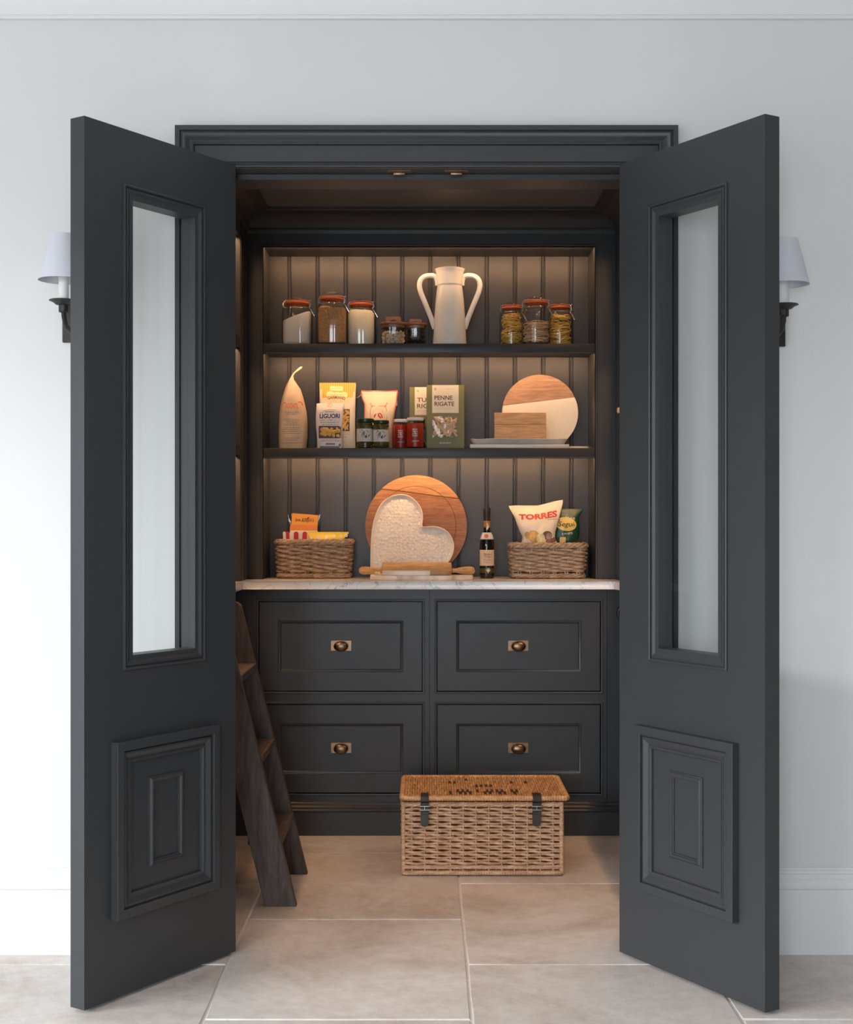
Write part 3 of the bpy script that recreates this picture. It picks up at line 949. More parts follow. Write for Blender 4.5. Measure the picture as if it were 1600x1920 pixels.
def powder(top, rough=0.0, seed=1):
    rr = random.Random(seed)
    def fn(r, h, p):
        zt = top * h
        prof = [(r * 0.90, 0.0, p), (r * 0.985, 0.004, p), (r, 0.012, p)]
        mb = MB()
        N = 40
        wave = [rr.uniform(-1, 1) for _ in range(6)]
        def lift(x, y): return rough[0] * x + rough[1] * (wave[0] * math.sin(60 * x + wave[1] * 3) + wave[2] * math.sin(75 * y + wave[3] * 3) + 0.6 * math.sin(120 * x + 90 * y + wave[4] * 3))
        rings = [(1.0, 0.0)] * 1
        sh = h * 0.735 - 0.017
        full = zt <= sh
        zt = zt if full else min(zt, sh + 0.012)
        kq = 1.0 if full else 0.90
        body = prof + [(r, 0.4 * zt, p)] + ([] if full else [(r, sh, p)])
        mb.lathe(body, N, cap1=False)
        base = len(mb.v) - N
        prev = base
        for q in [kq * q_ for q_ in (1.0, 0.97, 0.8, 0.6, 0.35, 0.12)]:
            st = len(mb.v)
            for k in range(N):
                v = mb.v[base + k]
                x, y = v[0] * q, v[1] * q
                mb.v.append((x, y, zt + lift(x, y) - (0.003 if q == kq else 0)))
            for k in range(N):
                l = (k + 1) % N
                mb.f.append((prev + k, prev + l, st + l, st + k))
            prev = st
        mb.f.append(tuple(prev + k for k in range(N)))
        return mb
    return fn


def noodles(top, n, rad, seed, flat=1.0, nest=False):
    rr = random.Random(seed)
    def fn(r, h, p):
        mb = MB()
        R = r - rad - 0.001
        for i in range(n):
            pts = []
            z = rr.uniform(rad + 0.0006, top * h)
            ph = rr.uniform(0, 2 * PI)
            turn = rr.uniform(1.2, 2.6) * rr.choice((-1, 1))
            q = R * rr.uniform(0.55, 1.0)
            m = 22
            ex, ey, tl, tp = rr.uniform(-0.35, 0.35) * R, rr.uniform(-0.35, 0.35) * R, rr.uniform(-0.25, 0.25) * (0.5 if nest else 1.6), rr.uniform(0, 6)
            fr = rr.uniform(1, 3)
            for k in range(m):
                a = ph + turn * PI * k / (m - 1)
                qq = q * (0.88 + 0.12 * math.sin(fr * a + tp))
                xx, yy = qq * math.cos(a) + ex, qq * math.sin(a) + ey
                zz = z + tl * (xx * math.cos(tp) + yy * math.sin(tp)) + 0.003 * math.sin(2.3 * a + tp)
                zz = min(max(zz, rad + 0.0006), top * h + 0.012)
                sh = h * 0.735 - 0.024
                Rz = R if zz < sh else max(0.3 * R, R * (1 - 0.30 * (zz - sh) / 0.022))
                d = math.hypot(xx, yy)
                if d > Rz: xx, yy = xx * Rz / d, yy * Rz / d
                pts.append((xx, yy, zz))
            mb.tube(pts, rad, 5, flat=flat)
        return mb
    return fn


clip_jar('square clip-top jar of white sugar with a slanting surface', X(557.5, 5.37), 5.37, 0.1165, 0.1945, 3.4, powder(0.565, (0.36, 0.0003)), SUGAR, 'white sugar banked up one side of its jar', 'sugar')
clip_jar('tall square clip-top jar filled with brown sugar', X(623, 5.328), 5.328, 0.1125, 0.206, 3.4, powder(0.665, (-0.12, 0.0022), 3), BROWNS, 'crumbly brown sugar in the tall clip-top jar', 'brown sugar', emboss='KILNER')
clip_jar('square clip-top jar filled with cream flour', X(677.5, 5.410), 5.410, 0.1105, 0.196, 3.4, powder(0.735, (-0.05, 0.0010), 5), FLOUR, 'cream flour filling its clip-top jar to the neck', 'flour', emboss='KILNER')
clip_jar('round clip-top jar of yellow noodles beside the white jug', X(960, 5.385), 5.385, 0.096, 0.176, 2.2, noodles(0.66, 85, 0.0021, 21, 0.7), PASTAY, 'yellow ribbon noodles in the jar nearest the white jug', 'noodles', rz=0.0)
clip_jar('taller round clip-top jar half full of brown noodles', X(1005.5, 5.315), 5.315, 0.112, 0.1865, 2.2, noodles(0.44, 75, 0.0018, 8, 0.8, True), PASTAB, 'light brown noodle nests in the taller round jar', 'noodles')
clip_jar('round clip-top jar of yellow noodles at the right end of the top shelf', X(1051, 5.39), 5.39, 0.096, 0.179, 2.2, noodles(0.68, 90, 0.0021, 33, 0.7), PASTAY, 'yellow ribbon noodles in the jar at the right end', 'noodles')


def lid_jar(label, x, D, w, h, hb):
    t = thing('storage_jar', label, 'jar', (x, Y(D), Z1), 0, 'low glass jars with wooden lids')
    r = w / 2
    o = [(r * 0.92, 0, 4), (r, 0.005, 4), (r, hb, 4), (r - 0.0025, hb, 4), (r - 0.0025, 0.007, 4), (r * 0.9, 0.005, 4)]
    MB().lathe(o, 36).build('glass_body', JGLASS, t, 40)
    m = MB().lathe([(r - 0.005, hb - 0.010, 3), (r - 0.004, hb, 3), (r + 0.002, hb + 0.0008, 2.6), (r + 0.0035, hb + 0.003, 2.6), (r + 0.0035, hb + 0.007, 2.6), (r + 0.001, hb + 0.0095, 2.6), (r * 0.6, hb + 0.0105, 2.4)], 36)
    lid = m.build('lid', LIDW, t, 40)
    a = w * 0.30
    zt, zb = h, hb + 0.0095
    P = [(-a, zb), (-a, zt - 0.003), (-a + 0.003, zt), (a - 0.003, zt), (a, zt - 0.003), (a, zb)]
    P += [(a * 0.58, zb)] + [(a * 0.58 * math.cos(q), zb + 0.003 + (zt - zb - 0.013) * math.sin(q)) for q in [PI * i / 12 for i in range(13)]] + [(-a * 0.58, zb)]
    MB().prism(P, -0.007, 0.007, 'y', 0.0012, 1).build('grip', LIDW, lid, 40)
    return t


JX, JD = X(738, 5.34), 5.34
lid_jar('low glass jar of pistachios with a wooden lid and cut-out grip', JX, JD, 0.098, 0.1125, 0.0790)
KX, KD = X(779.5, 5.40), 5.40
lid_jar('low glass jar of dark berries with a wooden lid, behind the pistachio jar', KX, KD, 0.082, 0.1130, 0.0860)
rr = random.Random(4)
nut = None
spots = []
rn = 0.098 / 2 - 0.0105
for lay in range(5):
    z = 0.0125 + lay * 0.0095
    for k in range(400):
        a = rr.uniform(-rn, rn); b = rr.uniform(-rn, rn)
        if (abs(a) / rn) ** 4 + (abs(b) / rn) ** 4 > 1: continue
        zz = z + rr.uniform(-0.001, 0.001)
        if lay == 4 and math.hypot(a, b) > rn * 0.9 and rr.random() < 0.6: continue
        if all((a - s[0]) ** 2 + (b - s[1]) ** 2 + (1.25 * (zz - s[2])) ** 2 > 0.0128 ** 2 for s in spots): spots.append((a, b, zz))
for (a, b, z) in spots:
    if nut is None:
        mb = MB().ball((0, 0, 0), (0.0078, 0.0052, 0.0050), 10, 7)
        mb.v = [(x * 1.0, y * (1 - 0.25 * x / 0.0078), zz) for x, y, zz in mb.v]
        nut = mb.build('pistachio', NUTM, None, 60)
        tag(nut, 'pistachio in its shell inside the low glass jar', 'nut', 'pistachios in the low glass jar')
        o = nut
    else:
        o = nut.copy(); COL.objects.link(o)
    o.location = (JX + a, Y(JD) + b, Z1 + z)
    o.rotation_euler = (rr.uniform(0, 6), rr.uniform(-0.5, 0.5), rr.uniform(0, 6))
mb = MB()
rk = 0.082 / 2 - 0.009
for k in range(260):
    a, b, z = rr.uniform(-rk, rk), rr.uniform(-rk, rk), rr.uniform(0.0125, 0.066)
    if (abs(a) / rk) ** 3 + (abs(b) / rk) ** 3 > 1: continue
    mb.ball((a, b, z), (0.0052, 0.0048, 0.0046), 7, 5)
o = at(mb.build('berries', DARKB, None, 60), (KX, Y(KD), Z1))
tag(o, 'dark dried berries filling the jar behind the pistachios', 'berries', None, 'stuff')

# white two-handled jug
JUX, JUD = X(843.5, 5.36), 5.36
s = 0.0020615
t = thing('jug', 'tall white glazed jug with two looped handles', 'jug', (JUX, Y(JUD), Z1))
zz = lambda py: Z(py, JUD) - Z1
pr = [(0.052, 0.0), (0.0635, 0.001), (0.0655, 0.004), (0.0652, 0.012)]
for py, hw in ((620, 30.2), (590, 28.6), (565, 26.8), (545, 24.6), (538, 23.6)): pr.append((hw * s, zz(py)))
pr += [(23.4 * s, zz(536.6)), (24.2 * s, zz(535.6)), (24.1 * s, zz(534)), (24.0 * s, zz(528)), (24.7 * s, zz(519)), (26.2 * s, zz(511)), (28.0 * s, zz(506.5)), (28.5 * s, zz(505.3)),
       (28.0 * s, zz(504.9)), (27.0 * s, zz(506.5)), (24.6 * s, zz(512)), (22.4 * s, zz(522)), (21.8 * s, zz(538)), (25 * s, zz(570)), (28 * s, zz(630)), (0.03, 0.012)]
MB().lathe(pr, 56).build('body', WHITEC, t, 50)
hp = [(-22.6, 535.5), (-23.0, 527), (-25.0, 520.5), (-29.5, 517.2), (-37, 516.4), (-46, 517.8), (-53, 522.5), (-56.5, 530), (-56.8, 538), (-54.5, 548), (-50, 559), (-44, 573), (-38, 588), (-33, 601), (-30.0, 611), (-27.8, 616)]
for sg in (-1, 1):
    pts = [(-sg * a * s if sg > 0 else a * s, 0, zz(b)) for a, b in hp]
    # smooth the path
    for _ in range(2):
        q = [pts[0]]
        for i in range(len(pts) - 1):
            A, B = Vector(pts[i]), Vector(pts[i + 1])
            q += [tuple(A * 0.75 + B * 0.25), tuple(A * 0.25 + B * 0.75)]
        pts = q + [pts[-1]]
    MB().tube(pts, 0.0082, 12, flat=1.25).build('handle', WHITEC, t, 60)

# ------------------------------------------------------------------ bags, boxes and jars on the middle shelf
def bag(rows, nx=22, ny=None, wrinkle=0.0, seed=1, pw=2.6):
    """rows: (z, xl, xr, thickness, yshift); returns mesh and its front surface"""
    rr_ = random.Random(seed)
    ph = [rr_.uniform(0, 6.3) for _ in range(8)]
    def wr(x, z): return wrinkle * (math.sin(95 * x + 60 * z + ph[0]) + math.sin(-70 * x + 110 * z + ph[1]) + 0.7 * math.sin(180 * x - 40 * z + ph[2]) + 0.6 * math.sin(150 * z + 30 * x + ph[3]))
    def sect(u, t):
        s_ = abs(2 * u - 1)
        return t / 2 * max(0.0, 1 - s_ ** pw) ** (1 / 2.0)
    def row(z):
        if z <= rows[0][0]: return rows[0]
        for a, b in zip(rows, rows[1:]):
            if z <= b[0]:
                f = (z - a[0]) / (b[0] - a[0]) if b[0] > a[0] else 0
                return [a[i] + (b[i] - a[i]) * f for i in range(5)]
        return rows[-1]
    def front(x, z):
        z0, xl, xr, th, ys = row(z)
        u = min(1, max(0, (x - xl) / (xr - xl)))
        k = min(1.0, 4 * u, 4 * (1 - u))
        return ys - sect(u, th) - k * wr(x, z) * min(1, th / 0.02)
    # refine rows
    zs = []
    for a, b in zip(rows, rows[1:]):
        m = max(1, int(round((b[0] - a[0]) / 0.007)))
        zs += [a[0] + (b[0] - a[0]) * i / m for i in range(m)]
    zs.append(rows[-1][0])
    mb = MB()
    N = 2 * nx
    for z in zs:
        z0, xl, xr, th, ys = row(z)
        for i in range(nx):
            u = i / nx
            u = 0.5 - 0.5 * math.cos(PI * u)
            x = xl + (xr - xl) * u
            mb.v.append((x, front(x, z), z))
        for i in range(nx):
            u = 1 - i / nx
            u = 0.5 - 0.5 * math.cos(PI * u)
            x = xl + (xr - xl) * u
            k = min(1.0, 4 * u, 4 * (1 - u))
            mb.v.append((x, ys + sect(u, th) + k * wr(x + 0.3, z) * min(1, th / 0.02), z))
    for j in range(len(zs) - 1):
        for i in range(N):
            l = (i + 1) % N
            mb.f.append((j * N + i, j * N + l, (j + 1) * N + l, (j + 1) * N + i))
    mb.f.append(tuple(range(N - 1, -1, -1)))
    e = (len(zs) - 1) * N
    mb.f.append(tuple(e + i for i in range(N)))
    surf = lambda x, z, lift=0.0007: (x, front(x, z) - lift, z)
    return mb, surf


class PX:
    """pixel measurements of the photograph turned into local metres of a thing standing at x0, D on height z0"""
    def __init__(s, x0, D, z0): s.x0, s.D, s.z0 = x0, D, z0
    def x(s, px): return X(px, s.D) - s.x0
    def z(s, py): return Z(py, s.D) - s.z0
    def rows(s, L): return [(max(0.0, s.z(py)), s.x(a), s.x(b), th, ys) for (py, a, b, th, ys) in L]


# kraft-coloured bag with twisted top
KRAFT = plain('pale_kraft', (0.68, 0.52, 0.37), 0.55, var=0.05, vs=20)
D = 5.36
p = PX(X(550, D), D, Z2)
t = thing('paper_bag', 'tall cream paper bag with its top twisted to a point', 'bag', (p.x0, Y(D), Z2))
L = [(846, 523.5, 575, 0.075, 0), (820, 523, 577, 0.085, 0), (795, 523, 577, 0.085, 0), (775, 524, 575.5, 0.082, 0), (760, 526, 572.5, 0.075, 0), (745, 529.5, 569, 0.062, 0), (730, 534, 564, 0.044, 0),
     (720, 538, 557, 0.030, -0.002), (712, 542.5, 551.5, 0.018, -0.003), (705, 547, 550.5, 0.010, -0.004), (700, 550, 553.5, 0.007, -0.004), (695, 555, 560.5, 0.006, -0.003), (691, 558.5, 566, 0.005, -0.002), (687.5, 563, 567.5, 0.003, 0)]
mb, sf = bag(p.rows(L), 26, wrinkle=0.0007, seed=3, pw=4)
mb.build('bag_body', KRAFT, t, 60)
m = MB(); write(m, 'XOCHITL', p.x(536.5), p.x(561.5), p.z(767.6), p.z(757.5), sf, bold=0.02)
stroke(m, [(p.x(a), p.z(b)) for a, b in ((528.5, 763), (531, 758.5), (535, 756.5), (537.5, 757.5))], 0.005, sf)
stroke(m, [(p.x(a), p.z(b)) for a, b in ((561, 756), (564.5, 754.5), (567.5, 757.5), (569, 761.5))], 0.005, sf)
m.build('lettering', plain('orange_print', (0.80, 0.17, 0.035), 0.6), t, 0)
m = MB(); write(m, 'Totopos de Maiz', p.x(535), p.x(563), p.z(777.5), p.z(772.5), sf, shear=0.3)
stroke(m, [(p.x(528.5), p.z(774.5)), (p.x(532), p.z(774.5))], 0.001, sf); stroke(m, [(p.x(565.5), p.z(774.5)), (p.x(568), p.z(774.5))], 0.001, sf)
r2 = random.Random(2)
for py, a, b in ((779, 540, 558), (788, 534, 563), (791.3, 536.5, 562), (794.8, 539, 559), (798.3, 535, 562), (803.8, 534.5, 564), (807, 532.5, 565), (810.5, 530.5, 567), (814, 533, 566), (823, 534, 564), (826.5, 537, 560), (832, 530, 567)):
    dashes(m, p.x(a), p.x(b), p.z(py), 0.0016, sf, r2)
m.build('small_print', INKG, t, 0)


def window_fill(mb, x0, x1, z0, z1, y, kind, seed, n):
    """loose pasta filling a bag's window"""
    rr_ = random.Random(seed)
    for i in range(n):
        x, z = rr_.uniform(x0, x1), rr_.uniform(z0, z1)
        yy = y(x, z) + rr_.uniform(-0.0005, 0.002)
        e = Vector((0, 0, 1)).to_track_quat('Z', 'Y').to_euler()
        e.x, e.y, e.z = rr_.uniform(-0.5, 0.5), rr_.uniform(0, PI), rr_.uniform(-0.4, 0.4)
        if kind == 'shell': mb.ball((x, yy, z), (0.0095, 0.003, 0.0065), 8, 5, e)
        elif kind == 'curl': mb.ball((x, yy, z), (0.0038, 0.002, 0.0075), 7, 5, e)
        else:
            d = Vector((math.cos(e.y), rr_.uniform(-0.06, 0.06), math.sin(e.y))) * 0.019
            c = Vector((x, yy, z))
            A, B = c - d, c + d
            for P in (A, B):
                P.x = min(max(P.x, x0 - 0.004), x1 + 0.004); P.z = min(max(P.z, z0 - 0.004), z1 + 0.004)
            if (B - A).length > 0.012: mb.tube([A, B], 0.0042, 7)


DARKW = plain('window_shadow', (0.16, 0.075, 0.03), 0.6)
# tall pasta bag with ochre striped top
OCHRE = NT('ochre_stripes')
wv = OCHRE.n('ShaderNodeTexWave', wave_type='BANDS', bands_direction='X'); wv.inputs['Scale'].default_value = 36.0
OCHRE.l(OCHRE.coord(), wv.inputs['Vector'])
OCHRE.l(OCHRE.ramp(wv.outputs[0], [(0.35, (0.72, 0.32, 0.035)), (0.65, (0.80, 0.45, 0.09))]), OCHRE.b.inputs['Base Color'])
OCHRE.b.inputs['Roughness'].default_value = 0.55
OCHRE = OCHRE.m
D = 5.412
p = PX(X(633, D), D, Z2)
t = thing('pasta_bag', 'tall cream pasta bag with an ochre striped top', 'bag', (p.x0, Y(D), Z2))
L = [(845, 599, 667, 0.050, 0), (820, 599.5, 666.5, 0.056, 0), (790, 600, 666, 0.052, 0), (765, 599.5, 666.5, 0.045, 0), (745, 599.3, 667, 0.036, 0.001), (732, 599.2, 667.2, 0.018, 0.004), (727, 599, 667.5, 0.010, 0.005), (718, 598.6, 667.5, 0.005, 0.006)]
mb, sf = bag(p.rows(L), 26, wrinkle=0.0006, seed=7, pw=5)
mb.build('bag_body', CREAMP, t, 60)
m = MB(); patch(m, p.x(599.6), p.x(666.6), p.z(746.5), p.z(717.6), lambda x, z: sf(x, z, 0.0008), 12, 8, slope=-0.0); m.build('striped_top', OCHRE, t, 60)
m = MB(); patch(m, p.x(619.5), p.x(643.5), p.z(733), p.z(724), lambda x, z: sf(x, z, 0.0014), 6, 3, slope=-0.002)
for cx, cy, rx, ry in ((632.5, 745, 18, 9.5), (620, 740, 8, 6), (645, 741, 8, 6), (614, 750, 4, 3.2), (650, 752.5, 4.5, 3.4)):
    blob(m, p.x(cx), p.z(cy), rx * 0.00206, ry * 0.00206, lambda x, z: sf(x, z, 0.0016), 22)
m.build('crest', plain('pale_gold', (0.85, 0.68, 0.36), 0.6), t, 60)
m = MB(); write(m, 'GARMIANO', p.x(615.3), p.x(648), p.z(750.5), p.z(744.6), lambda x, z: sf(x, z, 0.0024), bold=0.02, arc=0.0035, slope=-0.0025)
dashes(m, p.x(621), p.x(642), p.z(741.5), 0.0012, lambda x, z: sf(x, z, 0.0024), r2)
dashes(m, p.x(622), p.x(640), p.z(728), 0.0010, lambda x, z: sf(x, z, 0.0024), r2)
for py, a, b in ((815, 642, 658), (818, 642, 650), (821, 642, 652)): dashes(m, p.x(a), p.x(b), p.z(py), 0.0012, sf, r2)
m.build('lettering', INKBR, t, 0)
m = MB(); patch(m, p.x(637), p.x(656.5), p.z(809), p.z(768), sf, 6, 8); m.build('window', DARKW, t, 60)
m = MB(); window_fill(m, p.x(639), p.x(654.5), p.z(806.5), p.z(772), lambda x, z: sf(x, z)[1], 'curl', 5, 70); m.build('pasta', SHELLM, t, 60)

# shorter white pasta bag in front
WPAPER = plain('white_paper', (0.80, 0.77, 0.74), 0.5, var=0.02)
D = 5.320
p = PX(X(620, D), D, Z2)
t = thing('pasta_bag', 'shorter white pasta bag with a wide window, in front of the striped one', 'bag', (p.x0, Y(D), Z2))
L = [(842, 594, 644, 0.042, 0), (834, 595, 643, 0.046, 0), (815, 594, 642.5, 0.05, 0), (800, 592.5, 643, 0.05, 0), (785, 592, 643.5, 0.045, 0), (770, 592.8, 644.5, 0.034, 0.002), (762, 593.2, 645, 0.018, 0.006), (756, 593.5, 645.5, 0.004, 0.010)]
mb, sf = bag(p.rows(L), 26, wrinkle=0.0005, seed=9, pw=6)
mb.build('bag_body', WPAPER, t, 60)
m = MB(); write(m, 'LIGUORI', p.x(600.3), p.x(638), p.z(785.3), p.z(776.3), sf, bold=0.035, slope=0.001)
write(m, 'PASTIFICIO', p.x(610), p.x(628), p.z(774.2), p.z(771.3), sf, bold=0.02, slope=0.0005)
write(m, '1795', p.x(615), p.x(624), p.z(790), p.z(787), sf, slope=0.0002)
for a, b in ((600.5, 612), (626.5, 638)): stroke(m, [(p.x(a), p.z(788.6)), (p.x(b), p.z(788.2))], 0.0014, sf)
stroke(m, [(p.x(a), p.z(b)) for a, b in ((600.3, 774.7), (607.3, 774.3), (607.3, 770.5), (619, 768.6), (630.7, 769.5), (630.7, 773.5), (638, 773.2))], 0.0011, sf)
write(m, 'PASTA DI GRAGNANO I.G.P.', p.x(602), p.x(637), p.z(794.2), p.z(791.4), sf, bold=0.0)
dashes(m, p.x(605), p.x(635), p.z(797.5), 0.0016, sf, r2)
m.build('lettering', INKB, t, 0)
m = MB(); blob(m, p.x(618.5), p.z(759.6), 0.0105, 0.0085, sf, 22)
m.build('seal_ring', plain('seal_red', (0.62, 0.22, 0.16), 0.6), t, 0)
m = MB(); blob(m, p.x(618.5), p.z(759.6), 0.009, 0.007, lambda x, z: sf(x, z, 0.0012), 22); m.build('seal_field', WPAPER, t, 0)
m = MB(); write(m, 'IF', p.x(616.5), p.x(620.5), p.z(761.8), p.z(757.4), lambda x, z: sf(x, z, 0.0017)); dashes(m, p.x(602), p.x(637), p.z(828.2), 0.003, sf, r2); dashes(m, p.x(605), p.x(634), p.z(825), 0.0015, sf, r2)
m.build('red_lettering', plain('seal_red', (0, 0, 0)), t, 0)
m = MB(); patch(m, p.x(598.6), p.x(641), p.z(822.5), p.z(799.5), sf, 10, 6); m.build('window_border', INKB, t, 60)
m = MB(); patch(m, p.x(600), p.x(639.6), p.z(821), p.z(801.2), lambda x, z: sf(x, z, 0.0011), 10, 6); m.build('window', DARKW, t, 60)
m = MB(); window_fill(m, p.x(604), p.x(636), p.z(817.5), p.z(804.5), lambda x, z: sf(x, z)[1], 'shell', 12, 42); m.build('pasta', SHELLM, t, 60)
m = MB(); patch(m, p.x(612), p.x(629), p.z(834.5), p.z(831.3), sf, 5, 2); patch(m, p.x(596), p.x(642), p.z(841), p.z(837), sf, 8, 2); blob(m, p.x(638), p.z(835), 0.005, 0.005, sf, 14); m.build('blue_band', plain('dusty_blue_print', (0.22, 0.22, 0.34), 0.6), t, 60)

# cream cloth-like pouch with red piping behind the jars
POUCH = plain('pouch_cloth', (0.80, 0.69, 0.52), 0.7, var=0.04, vs=20)
D = 5.44
p = PX(X(708, D), D, Z2)
t = thing('cloth_pouch', 'cream pouch with red piped edges behind the green jars', 'bag', (p.x0, Y(D), Z2))
L = [(846, 687, 735, 0.055, 0), (815, 685, 735, 0.062, 0), (790, 684, 737, 0.060, 0), (772, 684.5, 740, 0.054, 0), (757, 684, 742.5, 0.040, 0.003), (749, 680.5, 743.5, 0.026, 0.006), (742, 678.5, 744.5, 0.012, 0.009), (736, 677.5, 745.5, 0.005, 0.011), (732, 677, 746, 0.003, 0.012)]
R_ = p.rows(L)
mb, sf = bag(R_, 26, wrinkle=0.0008, seed=4, pw=3)
mb.build('bag_body', POUCH, t, 60)
pts = [(r_[1], r_[4], r_[0]) for r_ in R_] + [(p.x(700), 0.012, p.z(734.0)), (p.x(722), 0.012, p.z(733.5))] + [(r_[2], r_[4], r_[0]) for r_ in R_[::-1]]
MB().tube(pts, 0.0030, 7).build('piping', plain('red_piping', (0.72, 0.12, 0.11), 0.6), t, 60)
m = MB()
q = lambda L_: [(p.x(a), p.z(b)) for a, b in L_]
stroke(m, q([(695.5, 795), (695, 770), (697, 764.5), (701, 762), (720, 762), (724, 764.5), (725.5, 770), (725.5, 795)]), 0.0018, sf)
for pp in ([(698.5, 763), (695.5, 760), (693.5, 756)], [(698.5, 763), (697.5, 758), (694.8, 755.6)], [(722.5, 763), (725.5, 759.5), (727.6, 756)], [(722.5, 763), (723.5, 758.6), (726.8, 756)], [(696, 762.5), (700, 763)], [(720, 763), (725, 762)]):
    stroke(m, q(pp), 0.0014, sf)
for pp in ([(702.5, 784), (703.5, 780), (706, 777.2)], [(709, 777.5), (713.5, 776), (716.5, 780), (717.5, 785)], [(709.5, 779), (713, 783), (715.5, 785.5)]):
    stroke(m, q(pp), [0.006, 0.007, 0.004] if len(pp) == 3 else 0.005, sf)
m.build('emblem', INKR, t, 0)
m = MB(); stroke(m, q([(697.5, 795), (698.5, 780), (702, 771), (709.5, 767), (717, 771), (721, 780), (722, 795)]), 0.0007, sf); m.build('thin_print', INKG, t, 0)
MB().tube([(p.x(677.5), 0.01, p.z(739)), (p.x(674.5), 0.006, p.z(742.5)), (p.x(671), 0.004, p.z(745.2)), (p.x(668), 0.004, p.z(745.6))], 0.0009, 5).build('thread', POUCH, t, 60)
MB().box(p.x(741.5), p.x(745), 0.010, 0.0112, p.z(760), p.z(746)).build('tag', WPAPER, t, 0)

# jars of olives
OLIVE = plain('green_olives', (0.115, 0.105, 0.018), 0.35, var=0.55, vs=55)
BRINE = plain('olive_brine', (0.060, 0.055, 0.012), 0.4)
GLID = plain('dark_green_lid', (0.012, 0.045, 0.022), 0.35, 0.2)
JLAB = plain('jar_label', (0.62, 0.60, 0.60), 0.5)


def olive_jar(label, px, D, hw, ytop, seed):
    x = X(px, D)
    t = thing('olive_jar', label, 'jar', (x, Y(D), Z2), 0, 'olive jars on the middle shelf')
    r, h = hw * D / F, Z(ytop, D) - Z2
    MB().lathe([(r * 0.9, 0), (r, 0.004), (r, h * 0.80), (r * 0.96, h * 0.85), (r * 0.90, h * 0.88), (r * 0.90, h * 0.90)], 36, cap1=False).build('glass_body', JGLASS, t, 40)
    MB().lathe([(r * 0.90, h * 0.885), (r * 0.97, h * 0.89), (r * 0.98, h * 0.985), (r * 0.94, h), (r * 0.2, h)], 36).build('lid', GLID, t, 30)
    MB().lathe([(r * 0.80, 0.004), (r * 0.86, 0.006), (r * 0.86, h * 0.80), (r * 0.80, h * 0.86)], 30).build('brine', BRINE, t, 40)
    o = MB(); rr_ = random.Random(seed)
    for i in range(90):
        a, z = rr_.uniform(0, 2 * PI), rr_.uniform(0.008, h * 0.84)
        o.ball((r * 0.83 * math.cos(a), r * 0.83 * math.sin(a), z), (0.0055, 0.0055, 0.0055), 7, 5)
    o.build('olives', OLIVE, t, 60)
    zl0, zl1 = h * 0.235, h * 0.66
    lab = MB()
    n = 24
    for j in (0, 1):
        for i in range(n + 1):
            a = -1.35 + 2.7 * i / n
            lab.v.append(((r + 0.0004) * math.sin(a), -(r + 0.0004) * math.cos(a), (zl0, zl1)[j]))
    lab.f = [(i, i + 1, n + 2 + i, n + 1 + i) for i in range(n)]
    L_ = lab.build('paper_label', JLAB, t, 40)
    sf = surf_cyl(r + 0.0009)
    m = MB(); c = (zl0 + zl1) / 2; k = (zl1 - zl0)
    for (x0, z0, x1, z1, w) in ((0.0, 0.02, -0.016, -0.004, 0.0032), (-0.002, 0.016, -0.012, -0.014, 0.003), (0.0, 0.02, -0.004, -0.014, 0.003), (-0.020, 0.026, -0.004, 0.016, 0.0026), (-0.022, 0.012, -0.012, 0.016, 0.0022), (0.002, 0.024, 0.016, 0.012, 0.0022), (0.008, -0.012, 0.022, 0.004, 0.0038), (0.006, 0.006, 0.006, -0.016, 0.0028)):
        stroke(m, [(x0, c + z0 * k / 0.06), ((x0 + x1) / 2, c + (z0 + z1) / 2 * k / 0.06 + 0.0015), (x1, c + z1 * k / 0.06)], [0.0005, w, 0.0004], sf)
    blob(m, 0.003, c - 0.008 * k / 0.06, 0.0035, 0.005, sf, 14)
    m.build('branch_print', plain('olive_branch_print', (0.02, 0.05, 0.03), 0.6), t, 0)
    return t


olive_jar('green-lidded olive jar nearer the white pasta bag', 685.3, 5.335, 16.6, 785.5, 1)
olive_jar('green-lidded olive jar nearer the red sauce jars', 715, 5.315, 15.2, 788.5, 2)
olive_jar('olive jar almost hidden between the red sauce jars and green boxes', 786.5, 5.372, 11, 786, 3)

# red sauce jars
SAUCE = plain('tomato_sauce', (0.33, 0.022, 0.008), 0.35, var=0.25, vs=70)
WLID = plain('white_lid', (0.78, 0.76, 0.76), 0.35, var=0.01)


def sauce_jar(label, px, D, hw, ytop):
    t = thing('sauce_jar', label, 'jar', (X(px, D), Y(D), Z2), 0, 'red sauce jars with white lids')
    r, h = hw * D / F, Z(ytop, D) - Z2
    MB().lathe([(r * 0.9, 0), (r, 0.004), (r, h * 0.78), (r * 0.95, h * 0.83), (r * 0.88, h * 0.87), (r * 0.88, h * 0.90)], 36, cap1=False).build('glass_body', JGLASS, t, 40)
    MB().lathe([(r * 0.88, h * 0.90), (r * 0.96, h * 0.905), (r * 0.975, h * 0.98), (r * 0.93, h), (r * 0.2, h)], 36).build('lid', WLID, t, 30)
    MB().lathe([(r * 0.84, 0.003), (r * 0.955, 0.006), (r * 0.955, h * 0.78), (r * 0.90, h * 0.82)], 32).build('sauce', SAUCE, t, 40)
    sf = surf_cyl(r + 0.0006)
    m = MB()
    for i, wd in enumerate(('SPICY', 'TOMATO', '& CHILLI', 'SAUCE')):
        write(m, wd, -0.011, 0.009, h * (0.585 - 0.068 * i), h * (0.635 - 0.068 * i), sf, bold=0.02)
    write(m, 'daylesford', -0.012, 0.014, h * 0.20, h * 0.265, sf, shear=0.35)
    m.build('lettering', INKW, t, 0)


sauce_jar('white-lidded red sauce jar partly hidden by its twin', 752, 5.365, 14.2, 786.5)
sauce_jar('white-lidded red sauce jar standing in front beside the green box', 779, 5.315, 16.4, 783.5)

